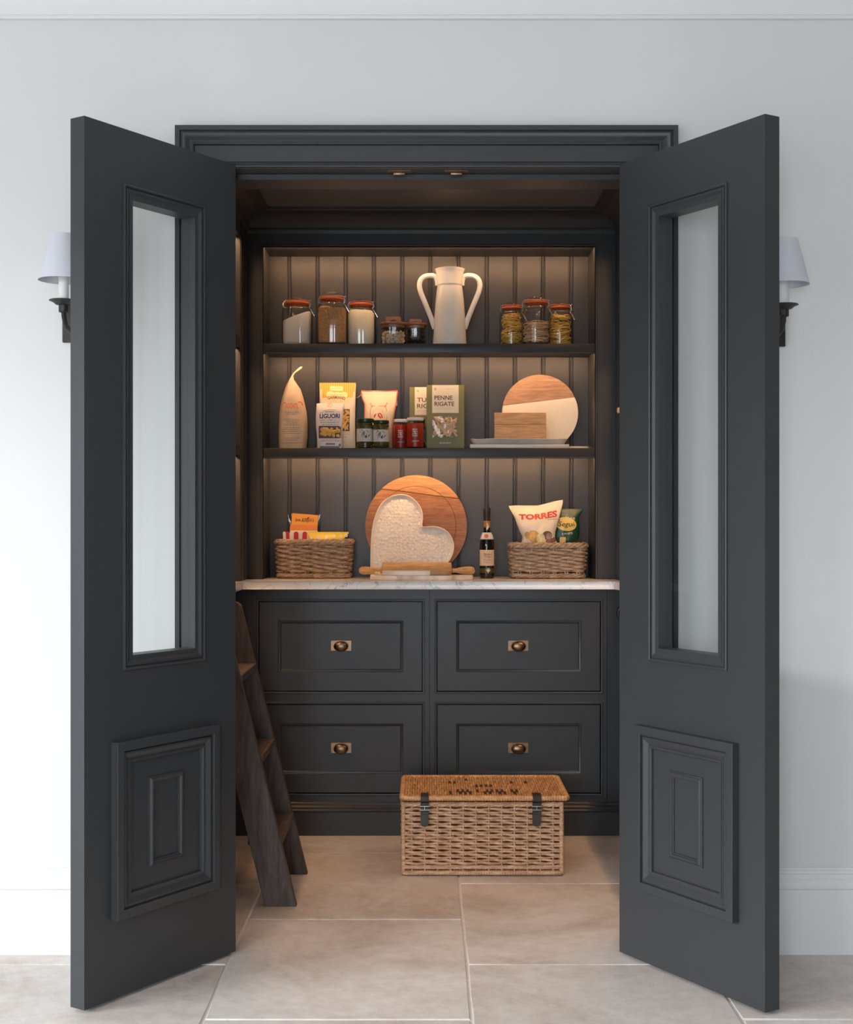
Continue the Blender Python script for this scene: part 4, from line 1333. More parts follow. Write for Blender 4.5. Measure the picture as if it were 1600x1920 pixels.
# green pasta boxes
OLIVEG = plain('olive_green_card', (0.195, 0.185, 0.055), 0.5, var=0.02)
CREAML = plain('cream_label', (0.80, 0.72, 0.56), 0.6, var=0.01)


def pasta_box(label, xl, xr, D, ytop, words, wx, win, sub):
    xm = (xl + xr) / 2
    p = PX(X(xm, D), D, Z2)
    t = thing('pasta_box', label, 'box', (p.x0, Y(D), Z2), 0, 'olive green pasta boxes')
    h = p.z(ytop)
    w = (X(xr, D) - X(xl, D)) / 2
    MB().box(-w, w, 0, 0.058, 0, h, 0.0012).build('carton', OLIVEG, t, 30)
    sf = surf_y(-0.0006); s2 = surf_y(-0.0012)
    c = lambda dx: dx * D / F
    m = MB(); patch(m, wx[0], wx[1], p.z(ytop + 52.5), h - 0.0002, sf, 2, 2); m.build('paper_label', CREAML, t, 0)
    m = MB()
    a = wx[0] + c(4.3)
    write(m, words[0], a, a + c(words[1]), p.z(ytop + 28), p.z(ytop + 20), s2, bold=0.015)
    write(m, words[2], a, a + c(words[3]), p.z(ytop + 39.5), p.z(ytop + 31.5), s2, bold=0.015)
    m.build('lettering', INKBR, t, 0)
    m = MB(); dashes(m, a, a + c(31), p.z(ytop + 44.5), 0.0012, s2, r2); blob(m, a + c(1.5), p.z(ytop + 7.5), 0.0045, 0.0055, s2, 14); dashes(m, a + c(20), a + c(38), p.z(ytop + 8), 0.0012, s2, r2)
    m.build('small_print', plain('pale_brown_print', (0.55, 0.44, 0.33), 0.7), t, 0)
    if win:
        m = MB(); patch(m, p.x(811), p.x(859), p.z(820.5), p.z(780.5), sf, 2, 2); m.build('window', plain('window_brown', (0.24, 0.15, 0.09), 0.6), t, 0)
        m = MB(); window_fill(m, p.x(815.5), p.x(854.5), p.z(816.5), p.z(784.5), lambda x, z: -0.0022, 'penne', 6, 46); m.build('penne', PENNEM, t, 60)
        m = MB()
        n = 8
        for j in range(n + 1):
            for i in range(n + 1):
                m.v.append((p.x(811 + 48 * i / n), -0.0085 - 0.0003 * math.sin(i * 2.1 + j) * (0 < i < n), p.z(820.5 - 40 * j / n)))
        m.f = [(j * (n + 1) + i, j * (n + 1) + i + 1, (j + 1) * (n + 1) + i + 1, (j + 1) * (n + 1) + i) for j in range(n) for i in range(n)]
        m.build('film', JGLASS, t, 60)
    m = MB(); write(m, 'daylesford', p.x(sub[0]), p.x(sub[1]), p.z(833.2), p.z(828.2), sf, shear=0.35); m.build('script', INKW, t, 0)


D = 5.406
pasta_box('olive green pasta box half hidden behind the nearer one', 768, 838, D, 725.8, ('TUBETTI', 52, 'RIGATI', 41), ((778 - 803) * D / F, (828 - 803) * D / F), False, (795, 815))
D = 5.325
pasta_box('olive green pasta box with a window full of penne', 800.2, 871, D, 721.8, ('PENNE', 34, 'RIGATE', 37), ((810.6 - 835.6) * D / F, (860.3 - 835.6) * D / F), True, (824, 846))

# boards and dishes at the right of the middle shelf
D = 5.34
p = PX(X(973, D), D, Z2)
o = MB().prism([(p.x(881), 0), (p.x(1062), 0), (p.x(1065), 0.003), (p.x(1065.5), 0.016), (p.x(881), 0.016)], -0.05, 0.075, 'y', 0.003, 2).build('marble_board', MARB, None, 40)
at(o, (p.x0, Y(D), Z2)); tag(o, 'long white marble board lying under the grey scalloped dish', 'board')
zt = 0.0162
mb = MB()
N = 64
a0, b0 = (X(1060, D) - X(886, D)) / 2, 0.050
def dish_ring(k, z, wob):
    out = []
    for i in range(N):
        a = 2 * PI * i / N
        ca, sa = math.cos(a), math.sin(a)
        e = 1 / (abs(ca) ** 3.2 + abs(sa) ** 3.2) ** (1 / 3.2)
        out.append((ca * e * (a0 + k), sa * e * (b0 + k), z + wob * math.sin(9 * a + 1)))
    return out
for ring in (dish_ring(-0.010, 0.0, 0), dish_ring(-0.004, 0.002, 0), dish_ring(0.003, 0.012, 0.0), dish_ring(0.0085, 0.020, 0.0012), dish_ring(0.0075, 0.0215, 0.0012), dish_ring(-0.001, 0.012, 0), dish_ring(-0.009, 0.0055, 0)): mb.v += ring
for j in range(6):
    for i in range(N): mb.f.append((j * N + i, j * N + (i + 1) % N, (j + 1) * N + (i + 1) % N, (j + 1) * N + i))
mb.f += [tuple(range(N - 1, -1, -1)), tuple(6 * N + i for i in range(N))]
o = at(mb.build('serving_dish', CERAM, None, 50), (p.x0, Y(D) + 0.008, Z2 + zt)); tag(o, 'long grey scalloped dish lying on the white marble board', 'dish')
DB = 5.355
t = thing('wooden_block', 'small rectangular two-plank wooden board standing in the grey dish', 'board', (X(975.5, DB), Y(DB), Z2 + zt + 0.0057))
w2 = (X(1024, DB) - X(927, DB)) / 2
htop = Z(774, DB) - (Z2 + zt + 0.0057)
MB().box(-w2, w2, -0.009, 0.009, 0, htop * 0.62, 0.0012).build('plank', BEECH, t, 30)
MB().box(-w2, w2, -0.009, 0.009, htop * 0.62 + 0.0005, htop, 0.0012).build('plank', BEECH, t, 30)
# round board, wood above and marble below, leaning at the back
D = 5.453
r = 0.1495
t = thing('round_board', 'round leaning board, brown wood above and cream marble below', 'board', (X(1013.3, D), Y(D), Z2 + 0.001))
tilt = math.radians(4)
def disc_part(a0, a1, th, n=40):
    P = [(r * math.sin(a0 + (a1 - a0) * i / n), r * math.cos(a0 + (a1 - a0) * i / n) + r) for i in range(n + 1)]
    return MB().prism(P, -th / 2, th / 2, 'y', 0.0018, 2)
A0 = -math.acos(min(1, (Z(761, D) - Z2 - r) / r)); A1 = math.acos(min(1, (Z(745, D) - Z2 - r) / r))
M = Matrix.Rotation(-tilt, 4, 'X')
for nm, aa, bb, mt in (('wooden_half', A0, A1, MANGO), ('marble_half', A1, 2 * PI + A0, MARB)):
    o = disc_part(aa, bb, 0.014).xf(M).build(nm, mt, t, 40)
D = 5.42
o = at(MB().box(X(1062, D), X(1104, D), -0.05, 0.06, 0, 0.0125, 0.002).build('marble_slab', MARB, None, 40), (0, Y(D), Z2)); tag(o, 'small white marble slab behind the long board, by the dried sprig', 'board')
o.location.x = 0.0
mb = MB(); rr = random.Random(9)
for k in range(26):
    a, b, c = rr.uniform(-1, 1), rr.uniform(-1, 1), rr.uniform(0, 1)
    l = rr.uniform(0.010, 0.020)
    mb.ball((a * 0.006, b * 0.006, 0.008 + c * 0.006), (l * 0.5, 0.0022, 0.0032), 6, 4, Vector((a, b, c * 0.6 - 0.1)).to_track_quat('X', 'Z').to_euler())
mb.tube([(0, 0, 0.01), (-0.012, 0.0, 0.013), (-0.03, 0.01, 0.0155)], 0.0013, 6)
zmin = min(v[2] for v in mb.v); mb.v = [(a, b, c - zmin) for a, b, c in mb.v]
o = at(mb.build('dried_sprig', plain('dried_brown', (0.34, 0.16, 0.06), 0.7, var=0.3), None, 60), (X(1109.5, 5.37), Y(5.37), Z2)); tag(o, 'small brown dried sprig at the right end of the middle shelf', 'sprig')
# paddle board on the side shelf, only its handle shows past the door
mb = MB().prism([(0.0, 0.115), (0.0, 0.128), (0.003, 0.1315), (0.060, 0.134), (0.075, 0.19), (0.12, 0.23), (0.24, 0.23), (0.27, 0.20), (0.27, 0.02), (0.25, 0.0), (0.10, 0.0), (0.075, 0.03), (0.060, 0.109), (0.004, 0.1105)], -0.008, 0.008, 'y', 0.002, 2)
o = at(mb.build('paddle_board', BEECH, None, 40), (X(1157, 5.0), Y(5.0), Z2 + 0.0)); tag(o, 'wooden paddle board whose handle tip shows past the lighter door', 'board')
o.location.z = Z2

# ================================================================== ON THE WORKTOP
def rrect(a, b, c):
    """rounded rectangle with half sides a,b and corner radius c; returns P(s)->(x,y,nx,ny), 0<=s<1, s=0 at the front middle"""
    sx, sy, q = 2 * (a - c), 2 * (b - c), PI * c / 2
    per = 2 * sx + 2 * sy + 4 * q
    def P(s):
        d = (s % 1.0) * per
        L = [(sx / 2, 'f2'), (q, 'c', a - c, -(b - c), -PI / 2), (sy, 'r'), (q, 'c', a - c, b - c, 0), (sx, 'b'), (q, 'c', -(a - c), b - c, PI / 2), (sy, 'l'), (q, 'c', -(a - c), -(b - c), PI), (sx / 2 + 1e-9, 'f1')]
        for e in L:
            if d <= e[0]:
                k = e[1]
                if k == 'f2': return (d, -b, 0, -1)
                if k == 'f1': return (-(sx / 2) + d, -b, 0, -1)
                if k == 'r': return (a, -(b - c) + d, 1, 0)
                if k == 'b': return (a - c - d, b, 0, 1)
                if k == 'l': return (-a, b - c - d, -1, 0)
                an = e[4] + d / c
                return (e[2] + c * math.cos(an), e[3] + c * math.sin(an), math.cos(an), math.sin(an))
            d -= e[0]
        return (0, -b, 0, -1)
    return P, per


def wicker(path, nst, rows, amp, rad, sides, rnd, taper=lambda z: 1.0, slant=0.0, jit=0.0006, per_st=6, radj=0.15):
    mb = MB()
    n = nst * per_st
    for i, z in enumerate(rows):
        ph = i * PI + (rnd.uniform(-0.2, 0.2))
        pts, rs = [], []
        dz = rnd.uniform(-jit, jit)
        for k in range(n):
            s_ = k / n
            x, y, nx, ny = path(s_)
            o = amp * math.sin(PI * s_ * nst + ph)
            f = taper(z)
            pts.append((x * f + nx * o, y * f + ny * o, z + dz + slant * math.cos(PI * s_ * nst + ph)))
            rs.append(rad * (1 + radj * math.sin(7.3 * s_ + i * 2.1)))
        mb.tube(pts, rs, sides, closed=True)
    return mb


def stakes(path, nst, z0, z1, rad, taper=lambda z: 1.0, double=0.0):
    mb = MB()
    for k in range(nst):
        for dd in ((-double, double) if double else (0,)):
            x, y, nx, ny = path((k + 0.5) / nst)
            tx, ty = -ny, nx
            mb.tube([((x + tx * dd) * taper(z), (y + ty * dd) * taper(z), z) for z in (z0, (z0 + z1) / 2, z1)], rad, 5)
    return mb


def plait(path, z, r, strands, turns, rad, per=220, taper=1.0, sides=6):
    """a twisted border: strands wound round each other along the path"""
    mb = MB()
    for j in range(strands):
        pts = []
        for k in range(per):
            s_ = k / per
            x, y, nx, ny = path(s_)
            a = 2 * PI * (turns * s_ + j / strands)
            o, h = r * math.cos(a), r * 0.75 * math.sin(a)
            pts.append((x * taper + nx * o, y * taper + ny * o, z + h))
        mb.tube(pts, rad, sides, closed=True)
    return mb


def willow(name, lo, hi):
    t = NT(name)
    v = t.coord((1, 1, 3.5))
    c = t.ramp(t.noise(v, 34, 4, 0.65), [(0.30, lo), (0.52, [(a + b) / 2 for a, b in zip(lo, hi)]), (0.70, hi)])
    t.l(c, t.b.inputs['Base Color'])
    t.b.inputs['Roughness'].default_value = 0.48
    t.bump(t.noise(v, 160, 2), 0.15, 0.0006)
    return t.m


GREYW = willow('grey_willow', (0.19, 0.115, 0.070), (0.58, 0.43, 0.31))
BUFFW = willow('buff_willow', (0.42, 0.205, 0.098), (0.86, 0.56, 0.345))
LIDWW = willow('lid_willow', (0.44, 0.20, 0.08), (0.82, 0.50, 0.235))


def basket(label, px0, px1, D, ytop, seed, rz=0.0, dep=0.088):
    rnd = random.Random(seed)
    xm = (px0 + px1) / 2
    t = thing('wicker_basket', label, 'basket', (X(xm, D), Y(D) + dep, ZC), rz, 'grey wicker baskets on the worktop')
    a = (px1 - px0) / 2 * D / F - 0.010
    H = Z(ytop, D) - ZC
    P, per = rrect(a, dep - 0.008, 0.026)
    tp = lambda z: 0.945 + 0.055 * min(1, z / (H * 0.6))
    rows = [0.029 + (H - 0.056) * i / 11 for i in range(12)]
    wicker(P, 18, rows, 0.0062, 0.0053, 6, rnd, tp, 0.0012, 0.0012).build('weave', GREYW, t, 60)['kind'] = 'stuff'
    stakes(P, 18, 0.006, H - 0.006, 0.0034, tp, 0.0048).build('stakes', GREYW, t, 60)['kind'] = 'stuff'
    plait(P, H - 0.0095, 0.0092, 4, 11, 0.0056, 300).build('rim', GREYW, t, 60)
    b = plait(P, 0.0125, 0.0075, 4, 8, 0.0048, 260, 0.95)
    zmin = min(v[2] for v in b.v)
    b.v = [(x, y, z - zmin) for x, y, z in b.v]
    b.build('base_border', GREYW, t, 60)
    MB().prism([(P(k / 40)[0] * 0.93, P(k / 40)[1] * 0.93) for k in range(40)], 0.008, 0.013, 'z').build('base', GREYW, t, 60)
    return t, a, H


BL, aL, HL = basket('grey wicker basket holding the orange, striped and yellow packets', 513.5, 660.5, 5.300, 1012, 3)
BR, aR, HR = basket('grey wicker basket holding the crisp packets', 956, 1104, 5.282, 1018.5, 8)
ZB_ = ZC + 0.0140

# packets in the left-hand basket
ORANGE = plain('orange_card', (0.82, 0.36, 0.045), 0.5, var=0.02)
ORANGE2 = plain('deep_orange_card', (0.80, 0.27, 0.04), 0.5, var=0.02)
CLEAR = glassy('clear_film', (0.95, 0.93, 0.90), 0.05, 0.5, 1.2)
D = 5.425
p = PX(X(570, D), D, ZB_)
t = thing('snack_pouch', 'clear pouch with an orange card front, standing at the back of its basket', 'packet', (p.x0, Y(D), ZB_))
hb = p.z(964)
mb, sf = bag([(0.0, p.x(541), p.x(600), 0.026, 0), (hb * 0.5, p.x(540), p.x(601), 0.030, 0), (hb * 0.75, p.x(539), p.x(602), 0.020, 0.002), (hb * 0.86, p.x(538.5), p.x(602), 0.006, 0.004), (hb * 1.0, p.x(538), p.x(603), 0.002, 0.005)], 14, wrinkle=0.0004, seed=2)
mb.build('film', CLEAR, t, 60)
m = MB().prism([(p.x(548.7), p.z(962)), (p.x(598), p.z(966)), (p.x(596.3), p.z(984.5)), (p.x(547), p.z(984))], -0.017, -0.0158, 'y'); m.build('card', ORANGE, t, 0)
m = MB().prism([(p.x(547), p.z(984)), (p.x(596.3), p.z(984.5)), (p.x(595.5), p.z(995)), (p.x(544.5), p.z(994.5)), (p.x(545.5), p.z(983.2)), (p.x(547), p.z(983))], -0.0176, -0.0162, 'y'); m.build('card_flap', ORANGE2, t, 0)
m = MB().prism([(p.x(545), p.z(994.5)), (p.x(596.5), p.z(995)), (p.x(596.5), p.z(1030)), (p.x(545), p.z(1030))], -0.0184, -0.0166, 'y'); m.build('cream_band', CREAMP, t, 0)
sf = surf_y(-0.0181)
m = MB(); write(m, 'Joe', p.x(554.5), p.x(564.5), p.z(978.3), p.z(971.6), sf, bold=0.02, slope=-0.001)
write(m, "&Seph's", p.x(566), p.x(590), p.z(981), p.z(971), sf, shear=0.35, slope=-0.001)
blob(m, p.x(579), p.z(971.2), 0.005, 0.003, sf, 12, 0.3); blob(m, p.x(576.5), p.z(973.4), 0.0062, 0.0018, sf, 12, 0.3)
m.build('lettering', INKBR, t, 0)
m = MB(); s3 = surf_y(-0.0184); dashes(m, p.x(552), p.x(587), p.z(988.8), 0.0014, s3, r2); dashes(m, p.x(556), p.x(584), p.z(991.6), 0.0010, s3, r2); m.build('small_print', ORANGE, t, 0)

STRW = plain('stripe_white', (0.74, 0.72, 0.69), 0.6, var=0.02)
STRR = plain('stripe_red', (0.55, 0.018, 0.045), 0.55, var=0.03)
D = 5.385
p = PX(X(551.5, D), D, ZB_)
t = thing('striped_packet', 'red and white striped packet with a scalloped top', 'packet', (p.x0, Y(D), ZB_))
edges = [530.5, 536.2, 543, 551, 560, 567.5, 576]
MB().box(p.x(534), p.x(573), 0.0005, 0.018, 0, p.z(1001), 0.001).build('carton', STRW, t, 30)
for i in range(6):
    x0, x1 = p.x(edges[i]), p.x(edges[i + 1])
    zt = p.z(996.6)
    c, rr_ = (x0 + x1) / 2, (x1 - x0) / 2
    P = [(x0 * 0.8, 0), (x1 * 0.8, 0)] + [(c + rr_ * math.cos(a), zt - rr_ * 0.9 + rr_ * 0.9 * math.sin(a)) for a in [PI * k / 10 for k in range(11)]]
    MB().prism(P, -0.001 - 0.0006 * (i % 2), 0.0, 'y').build('stripe', STRR if i % 2 else STRW, t, 30)

YEL = plain('yellow_film', (0.84, 0.60, 0.03), 0.35, var=0.05)
D = 5.365
p = PX(X(615.5, D), D, ZB_)
t = thing('snack_packet', 'yellow packet with white flowers in the basket beside the striped one', 'packet', (p.x0, Y(D), ZB_))
mb, sf = bag([(0, p.x(586), p.x(638), 0.026, 0), (p.z(1030), p.x(583), p.x(645), 0.034, 0), (p.z(1017), p.x(581), p.x(645), 0.030, 0), (p.z(1010), p.x(579.5), p.x(645.5), 0.022, 0), (p.z(1004), p.x(577.5), p.x(650), 0.012, 0.003), (p.z(1000), p.x(576.5), p.x(654), 0.004, 0.005), (p.z(997.3), p.x(577), p.x(654), 0.003, 0.005)], 24, wrinkle=0.0006, seed=6)
mb.build('bag_body', YEL, t, 60)
m = MB()
for cx, cz in ((583, 1009), (597.5, 1007), (612.5, 1006.5), (626.5, 1005.5), (639.5, 1006), (649, 1004), (586, 1018)):
    for k in range(6):
        a = k * PI / 3
        blob(m, p.x(cx) + 0.0042 * math.cos(a), p.z(cz) + 0.0042 * math.sin(a), 0.0032, 0.0026, sf, 8, a, 1)
patch(m, p.x(592), p.x(632), p.z(1026), p.z(1012.5), lambda x, z: sf(x, z, 0.0009), 8, 3)
m.build('flowers', plain('stripe_white', (0, 0, 0)), t, 0)
m = MB(); write(m, 'PROPER', p.x(595), p.x(630), p.z(1021), p.z(1012), lambda x, z: sf(x, z, 0.0016), bold=0.05, slope=0.003); m.build('lettering', INK, t, 0)

# packets in the right-hand basket
CRISP = plain('cream_crisp_film', (0.80, 0.68, 0.52), 0.38, var=0.03)
D = 5.36
p = PX(X(1008, D), D, ZB_)
t = thing('crisp_packet', 'cream crisp packet with red lettering and pictures of potatoes', 'packet', (p.x0, Y(D), ZB_))
zb = 0.0
L = [(1074, 985, 1041, 0.030, 0), (1050, 981, 1043, 0.046, 0), (1030, 977.5, 1046.5, 0.055, 0), (1020, 978, 1046, 0.056, 0), (1006, 979.5, 1041, 0.055, 0), (997, 975, 1042, 0.052, 0), (985, 970.5, 1045.5, 0.046, 0), (972, 966, 1050, 0.034, 0.003), (962, 960.5, 1053.5, 0.020, 0.006), (954, 956.3, 1056, 0.008, 0.010), (948.5, 954.5, 1056.5, 0.003, 0.012)]
mb, sf = bag(p.rows(L), 28, wrinkle=0.0011, seed=12, pw=2.6)
# the crimped top rises to the right
def lift(x, z):
    u = (x - p.x(955)) / (p.x(1056) - p.x(955))
    k = max(0.0, (z - p.z(985)) / (p.z(948.5) - p.z(985)))
    return z + k * (0.024 * max(0, u - 0.45) ** 1.1 / 0.55 + 0.002 * math.sin(9 * u))
mb.v = [(x, y, lift(x, z)) for x, y, z in mb.v]
mb.build('bag_body', CRISP, t, 60)
s4 = lambda x, z: (lambda q_: (q_[0], q_[1], lift(q_[0], q_[2])))(sf(x, z, 0.0012))
m = MB(); write(m, 'TORRES', p.x(973), p.x(1045), p.z(973.8), p.z(963.5), s4, bold=0.045, slope=0.0045); m.build('lettering', INKR, t, 0)
m = MB(); dashes(m, p.x(1027), p.x(1046), p.z(976), 0.0018, s4, r2); m.build('small_print', INKG, t, 0)
for nm, col, L in (('potato_print', (0.62, 0.36, 0.10), ((989, 1003.5, 5.5, 7, 0.3), (1000.5, 1002, 10, 7.5, -0.3), (1001, 1010, 9, 8, -0.5))), ('truffle_print', (0.20, 0.105, 0.085), ((1025.5, 1003.5, 9.5, 8, 0), (1031, 1013.5, 9, 4.5, 0.2), (1039, 1011.5, 4, 4.5, 0))), ('cut_potato_print', (0.80, 0.66, 0.30), ((1013, 1009, 8, 9.5, 0),)), ('cut_truffle_print', (0.36, 0.24, 0.20), ((1028.5, 1005, 6.5, 6, 0),))):
    m = MB()
    for i, (cx, cz, rx, rz_, ro) in enumerate(L): blob(m, p.x(cx), p.z(cz), rx * D / F, rz_ * D / F, (lambda e: (lambda x, z: (lambda q_: (q_[0], q_[1] - e, q_[2]))(s4(x, z))))(0.0004 * (i + 1) + (0.0012 if nm.startswith('cut') else 0)), 18, ro)
    m.build(nm, plain(nm, col, 0.5, var=0.25, vs=60), t, 0)

GREENF = plain('dark_green_film', (0.010, 0.055, 0.028), 0.30, var=0.10)
D = 5.388
p = PX(X(1064, D), D, ZB_)
t = thing('crisp_packet', 'dark green packet with a gold oval, behind the cream crisp packet', 'packet', (p.x0, Y(D), ZB_))
mb, sf = bag([(0.0, p.x(1042), p.x(1074), 0.028, 0), (p.z(1045), p.x(1041), p.x(1077), 0.036, 0), (p.z(1018), p.x(1040), p.x(1083), 0.040, 0), (p.z(1005), p.x(1037), p.x(1087), 0.046, 0), (p.z(985), p.x(1038), p.x(1087), 0.042, 0), (p.z(970), p.x(1040), p.x(1086), 0.030, 0.002), (p.z(962), p.x(1042), p.x(1090), 0.016, 0.005), (p.z(957), p.x(1044), p.x(1094), 0.004, 0.008), (p.z(954), p.x(1045), p.x(1095), 0.002, 0.009)], 24, wrinkle=0.0008, seed=15)
mb.build('bag_body', GREENF, t, 60)
m = MB(); blob(m, p.x(1061), p.z(982.5), 19.5 * D / F, 13 * D / F, sf, 26, -0.15); m.build('oval', GOLD, t, 60)
m = MB(); write(m, 'Segui', p.x(1046), p.x(1076), p.z(990), p.z(978), lambda x, z: sf(x, z, 0.0016), shear=0.3, bold=0.01, slope=-0.001); m.build('lettering', INK, t, 0)
m = MB(); write(m, 'OLIVE', p.x(1060), p.x(1078), p.z(972.5), p.z(969), sf, slope=-0.007); write(m, 'CRISPS', p.x(1053), p.x(1073), p.z(1002), p.z(998.5), sf, slope=0.004); m.build('small_print', INKW, t, 0)
m = MB(); patch(m, p.x(1049), p.x(1060), p.z(1020), p.z(1007), sf, 3, 3); m.build('gold_corner', GOLD, t, 0)

# round oak board
D = 5.425
r = 95.5 * D / F
t = thing('round_board', 'large round two-tone oak board leaning behind the heart dish', 'board', (X(780.5, D), Y(D), ZC + 0.001))
A0, A1 = math.atan2(717 - 780.5, 987.5 - 919.8), math.atan2(859.5 - 780.5, 987.5 - 937.8)
M = Matrix.Rotation(math.radians(-4.0), 4, 'X')
def arc_disc(a0, a1, rr_, th, y0, n=44):
    P = [(rr_ * math.sin(a0 + (a1 - a0) * i / n), rr_ * math.cos(a0 + (a1 - a0) * i / n) + r) for i in range(n + 1)]
    return MB().prism(P, y0, y0 + th, 'y', 0.004, 3)
for nm, a, b, mt in (('plank', A0, A1, OAKL), ('plank', A1, 2 * PI + A0, OAKD)):
    arc_disc(a, b, r, 0.030, -0.015).xf(M).build(nm, mt, t, 40)
pts = [(0.156 * math.sin(a), -0.0150, 0.156 * math.cos(a) + r) for a in [2 * PI * k / 90 for k in range(90)]]
MB().tube(pts, 0.0011, 5, closed=True).xf(M).build('groove', plain('scored_line', (0.13, 0.045, 0.018), 0.7), t, 60)

# heart-shaped dish
D = 5.345
HP = [(694.6, 1083.6), (694.5, 1070), (694.5, 1052), (694.8, 1030), (696, 1000), (701, 971), (712, 945), (729, 930), (750, 924.6), (768, 928), (783, 940), (792, 955), (794.2, 970), (792.2, 984.5), (793.2, 987), (797, 987.2), (810, 985.5), (826, 987.6), (840, 995.5), (849, 1007.5), (852.8, 1022), (851.2, 1037), (844, 1052), (831, 1065), (812, 1074), (790, 1079.5), (760, 1082.5), (725, 1083.8)]
p = PX(X(773, D), D, ZC)
pts = [(p.x(a), p.z(b)) for a, b in HP]
def smooth_loop(L, k, keep=()):
    for _ in range(k):
        o = []
        n = len(L)
        for i in range(n):
            A, B = L[i], L[(i + 1) % n]
            o.append((A[0] * 0.75 + B[0] * 0.25, A[1] * 0.75 + B[1] * 0.25)); o.append((A[0] * 0.25 + B[0] * 0.75, A[1] * 0.25 + B[1] * 0.75))
        L = o
    return L
pts = smooth_loop(pts, 2)
zm = min(q_[1] for q_ in pts); pts = [(a, b - zm) for a, b in pts]
def inset(L, d):
    n = len(L); o = []
    for i in range(n):
        A, B = L[i - 1], L[(i + 1) % n]
        dx, dz = B[0] - A[0], B[1] - A[1]
        l = math.hypot(dx, dz) or 1
        o.append((L[i][0] + dz / l * d, L[i][1] - dx / l * d))
    return o
if sum(pts[i - 1][0] * pts[i][1] - pts[i][0] * pts[i - 1][1] for i in range(len(pts))) > 0: pts = pts[::-1]
mb = MB(); n = len(pts)
PR = [(0.020, 0.010), (0.010, 0.006), (0.002, -0.006), (0.0, -0.0125), (0.0008, -0.0138), (0.0025, -0.0140), (0.0040, -0.0125), (0.0075, -0.0075), (0.0105, -0.0042), (0.0135, -0.0022), (0.0165, -0.0010)]
for d, y in PR: mb.v += [(a, y, b) for a, b in inset(pts, d)]
for j in range(len(PR) - 1):
    for i in range(n): mb.f.append((j * n + i, j * n + (i + 1) % n, (j + 1) * n + (i + 1) % n, (j + 1) * n + i))
e = (len(PR) - 1) * n
mb.f += [tuple(range(n - 1, -1, -1)), tuple(e + i for i in range(n))]
HG = NT('heart_glaze')
v = HG.coord()
vo = HG.n('ShaderNodeTexVoronoi'); vo.inputs['Scale'].default_value = 88.0; vo.inputs['Randomness'].default_value = 0.75
HG.l(v, vo.inputs['Vector'])
HG.b.inputs['Base Color'].default_value = (0.80, 0.75, 0.68, 1)
HG.b.inputs['Roughness'].default_value = 0.14
HG.bump(vo.outputs['Distance'], 1.0, 0.0035)
t = thing('heart_dish', 'cream glazed heart-shaped dish with a hammered surface, leaning', 'dish', (p.x0, Y(D), ZC + 0.0010))
M = Matrix.Rotation(math.radians(-7), 4, 'X')
zs_ = 0.0
rim = MB(); rim.v = mb.v[:9 * n]; rim.f = [f for f in mb.f if max(f) < 9 * n]
ctr = MB(); ctr.v = mb.v[8 * n:]; ctr.f = [tuple(i - 8 * n for i in f) for f in mb.f if min(f) >= 8 * n and len(f) == 4]
q0 = len(ctr.v); ctr.v += mb.v[e:e + n] + [(p.x(760), PR[-1][1], p.z(1024) - zm)]; ctr.f += [(q0 + i, q0 + (i + 1) % n, q0 + n) for i in range(n)]
mn = min((M @ Vector(q_)).z for q_ in rim.v)
TR = Matrix.Translation((0, 0, -mn)) @ M
rim.xf(TR).build('rim', plain('heart_rim_glaze', (0.80, 0.74, 0.66), 0.2, var=0.02), t, 50)
ctr.xf(TR).build('hammered_base', HG.m, t, 50)

# rolling pin and the two little boards in front of it
D = 5.285
p = PX(X(782, D), D, ZC)
rb = 0.0305
t = thing('rolling_pin', 'pale wooden rolling pin with turned handles', 'rolling pin', (p.x0, Y(D), ZC + rb + 0.0004))
MX = Matrix.Rotation(PI / 2, 4, 'Y')
hw = p.x(847) - p.x(717)
MB().lathe([(rb * 0.94, -hw / 2), (rb, -hw / 2 + 0.002), (rb, hw / 2 - 0.002), (rb * 0.94, hw / 2)], 40).xf(MX).build('barrel', PINW, t, 40)
for sg in (-1, 1):
    L_ = 0.089
    prf = [(0.0085, 0.0), (0.0100, 0.003), (0.0088, 0.007), (0.0078, 0.012), (0.0100, 0.022), (0.0130, 0.036), (0.0152, 0.052), (0.0160, 0.066), (0.0146, 0.078), (0.0100, 0.0855), (0.004, 0.0885)]
    MB().lathe([(a, sg * (hw / 2 + 0.0006 + b)) for a, b in prf], 24).xf(MX).build('handle', PINW, t, 50)

STR = NT('striped_marble_wood')
wv = STR.n('ShaderNodeTexNoise'); wv.inputs['Scale'].default_value = 20; STR.l(STR.coord((1, 0.2, 0.2)), wv.inputs['Vector'])
STR.l(STR.ramp(wv.outputs[0], [(0.35, (0.50, 0.36, 0.27)), (0.5, (0.66, 0.55, 0.45)), (0.65, (0.76, 0.69, 0.60))]), STR.b.inputs['Base Color'])
STR.b.inputs['Roughness'].default_value = 0.35
STR = STR.m


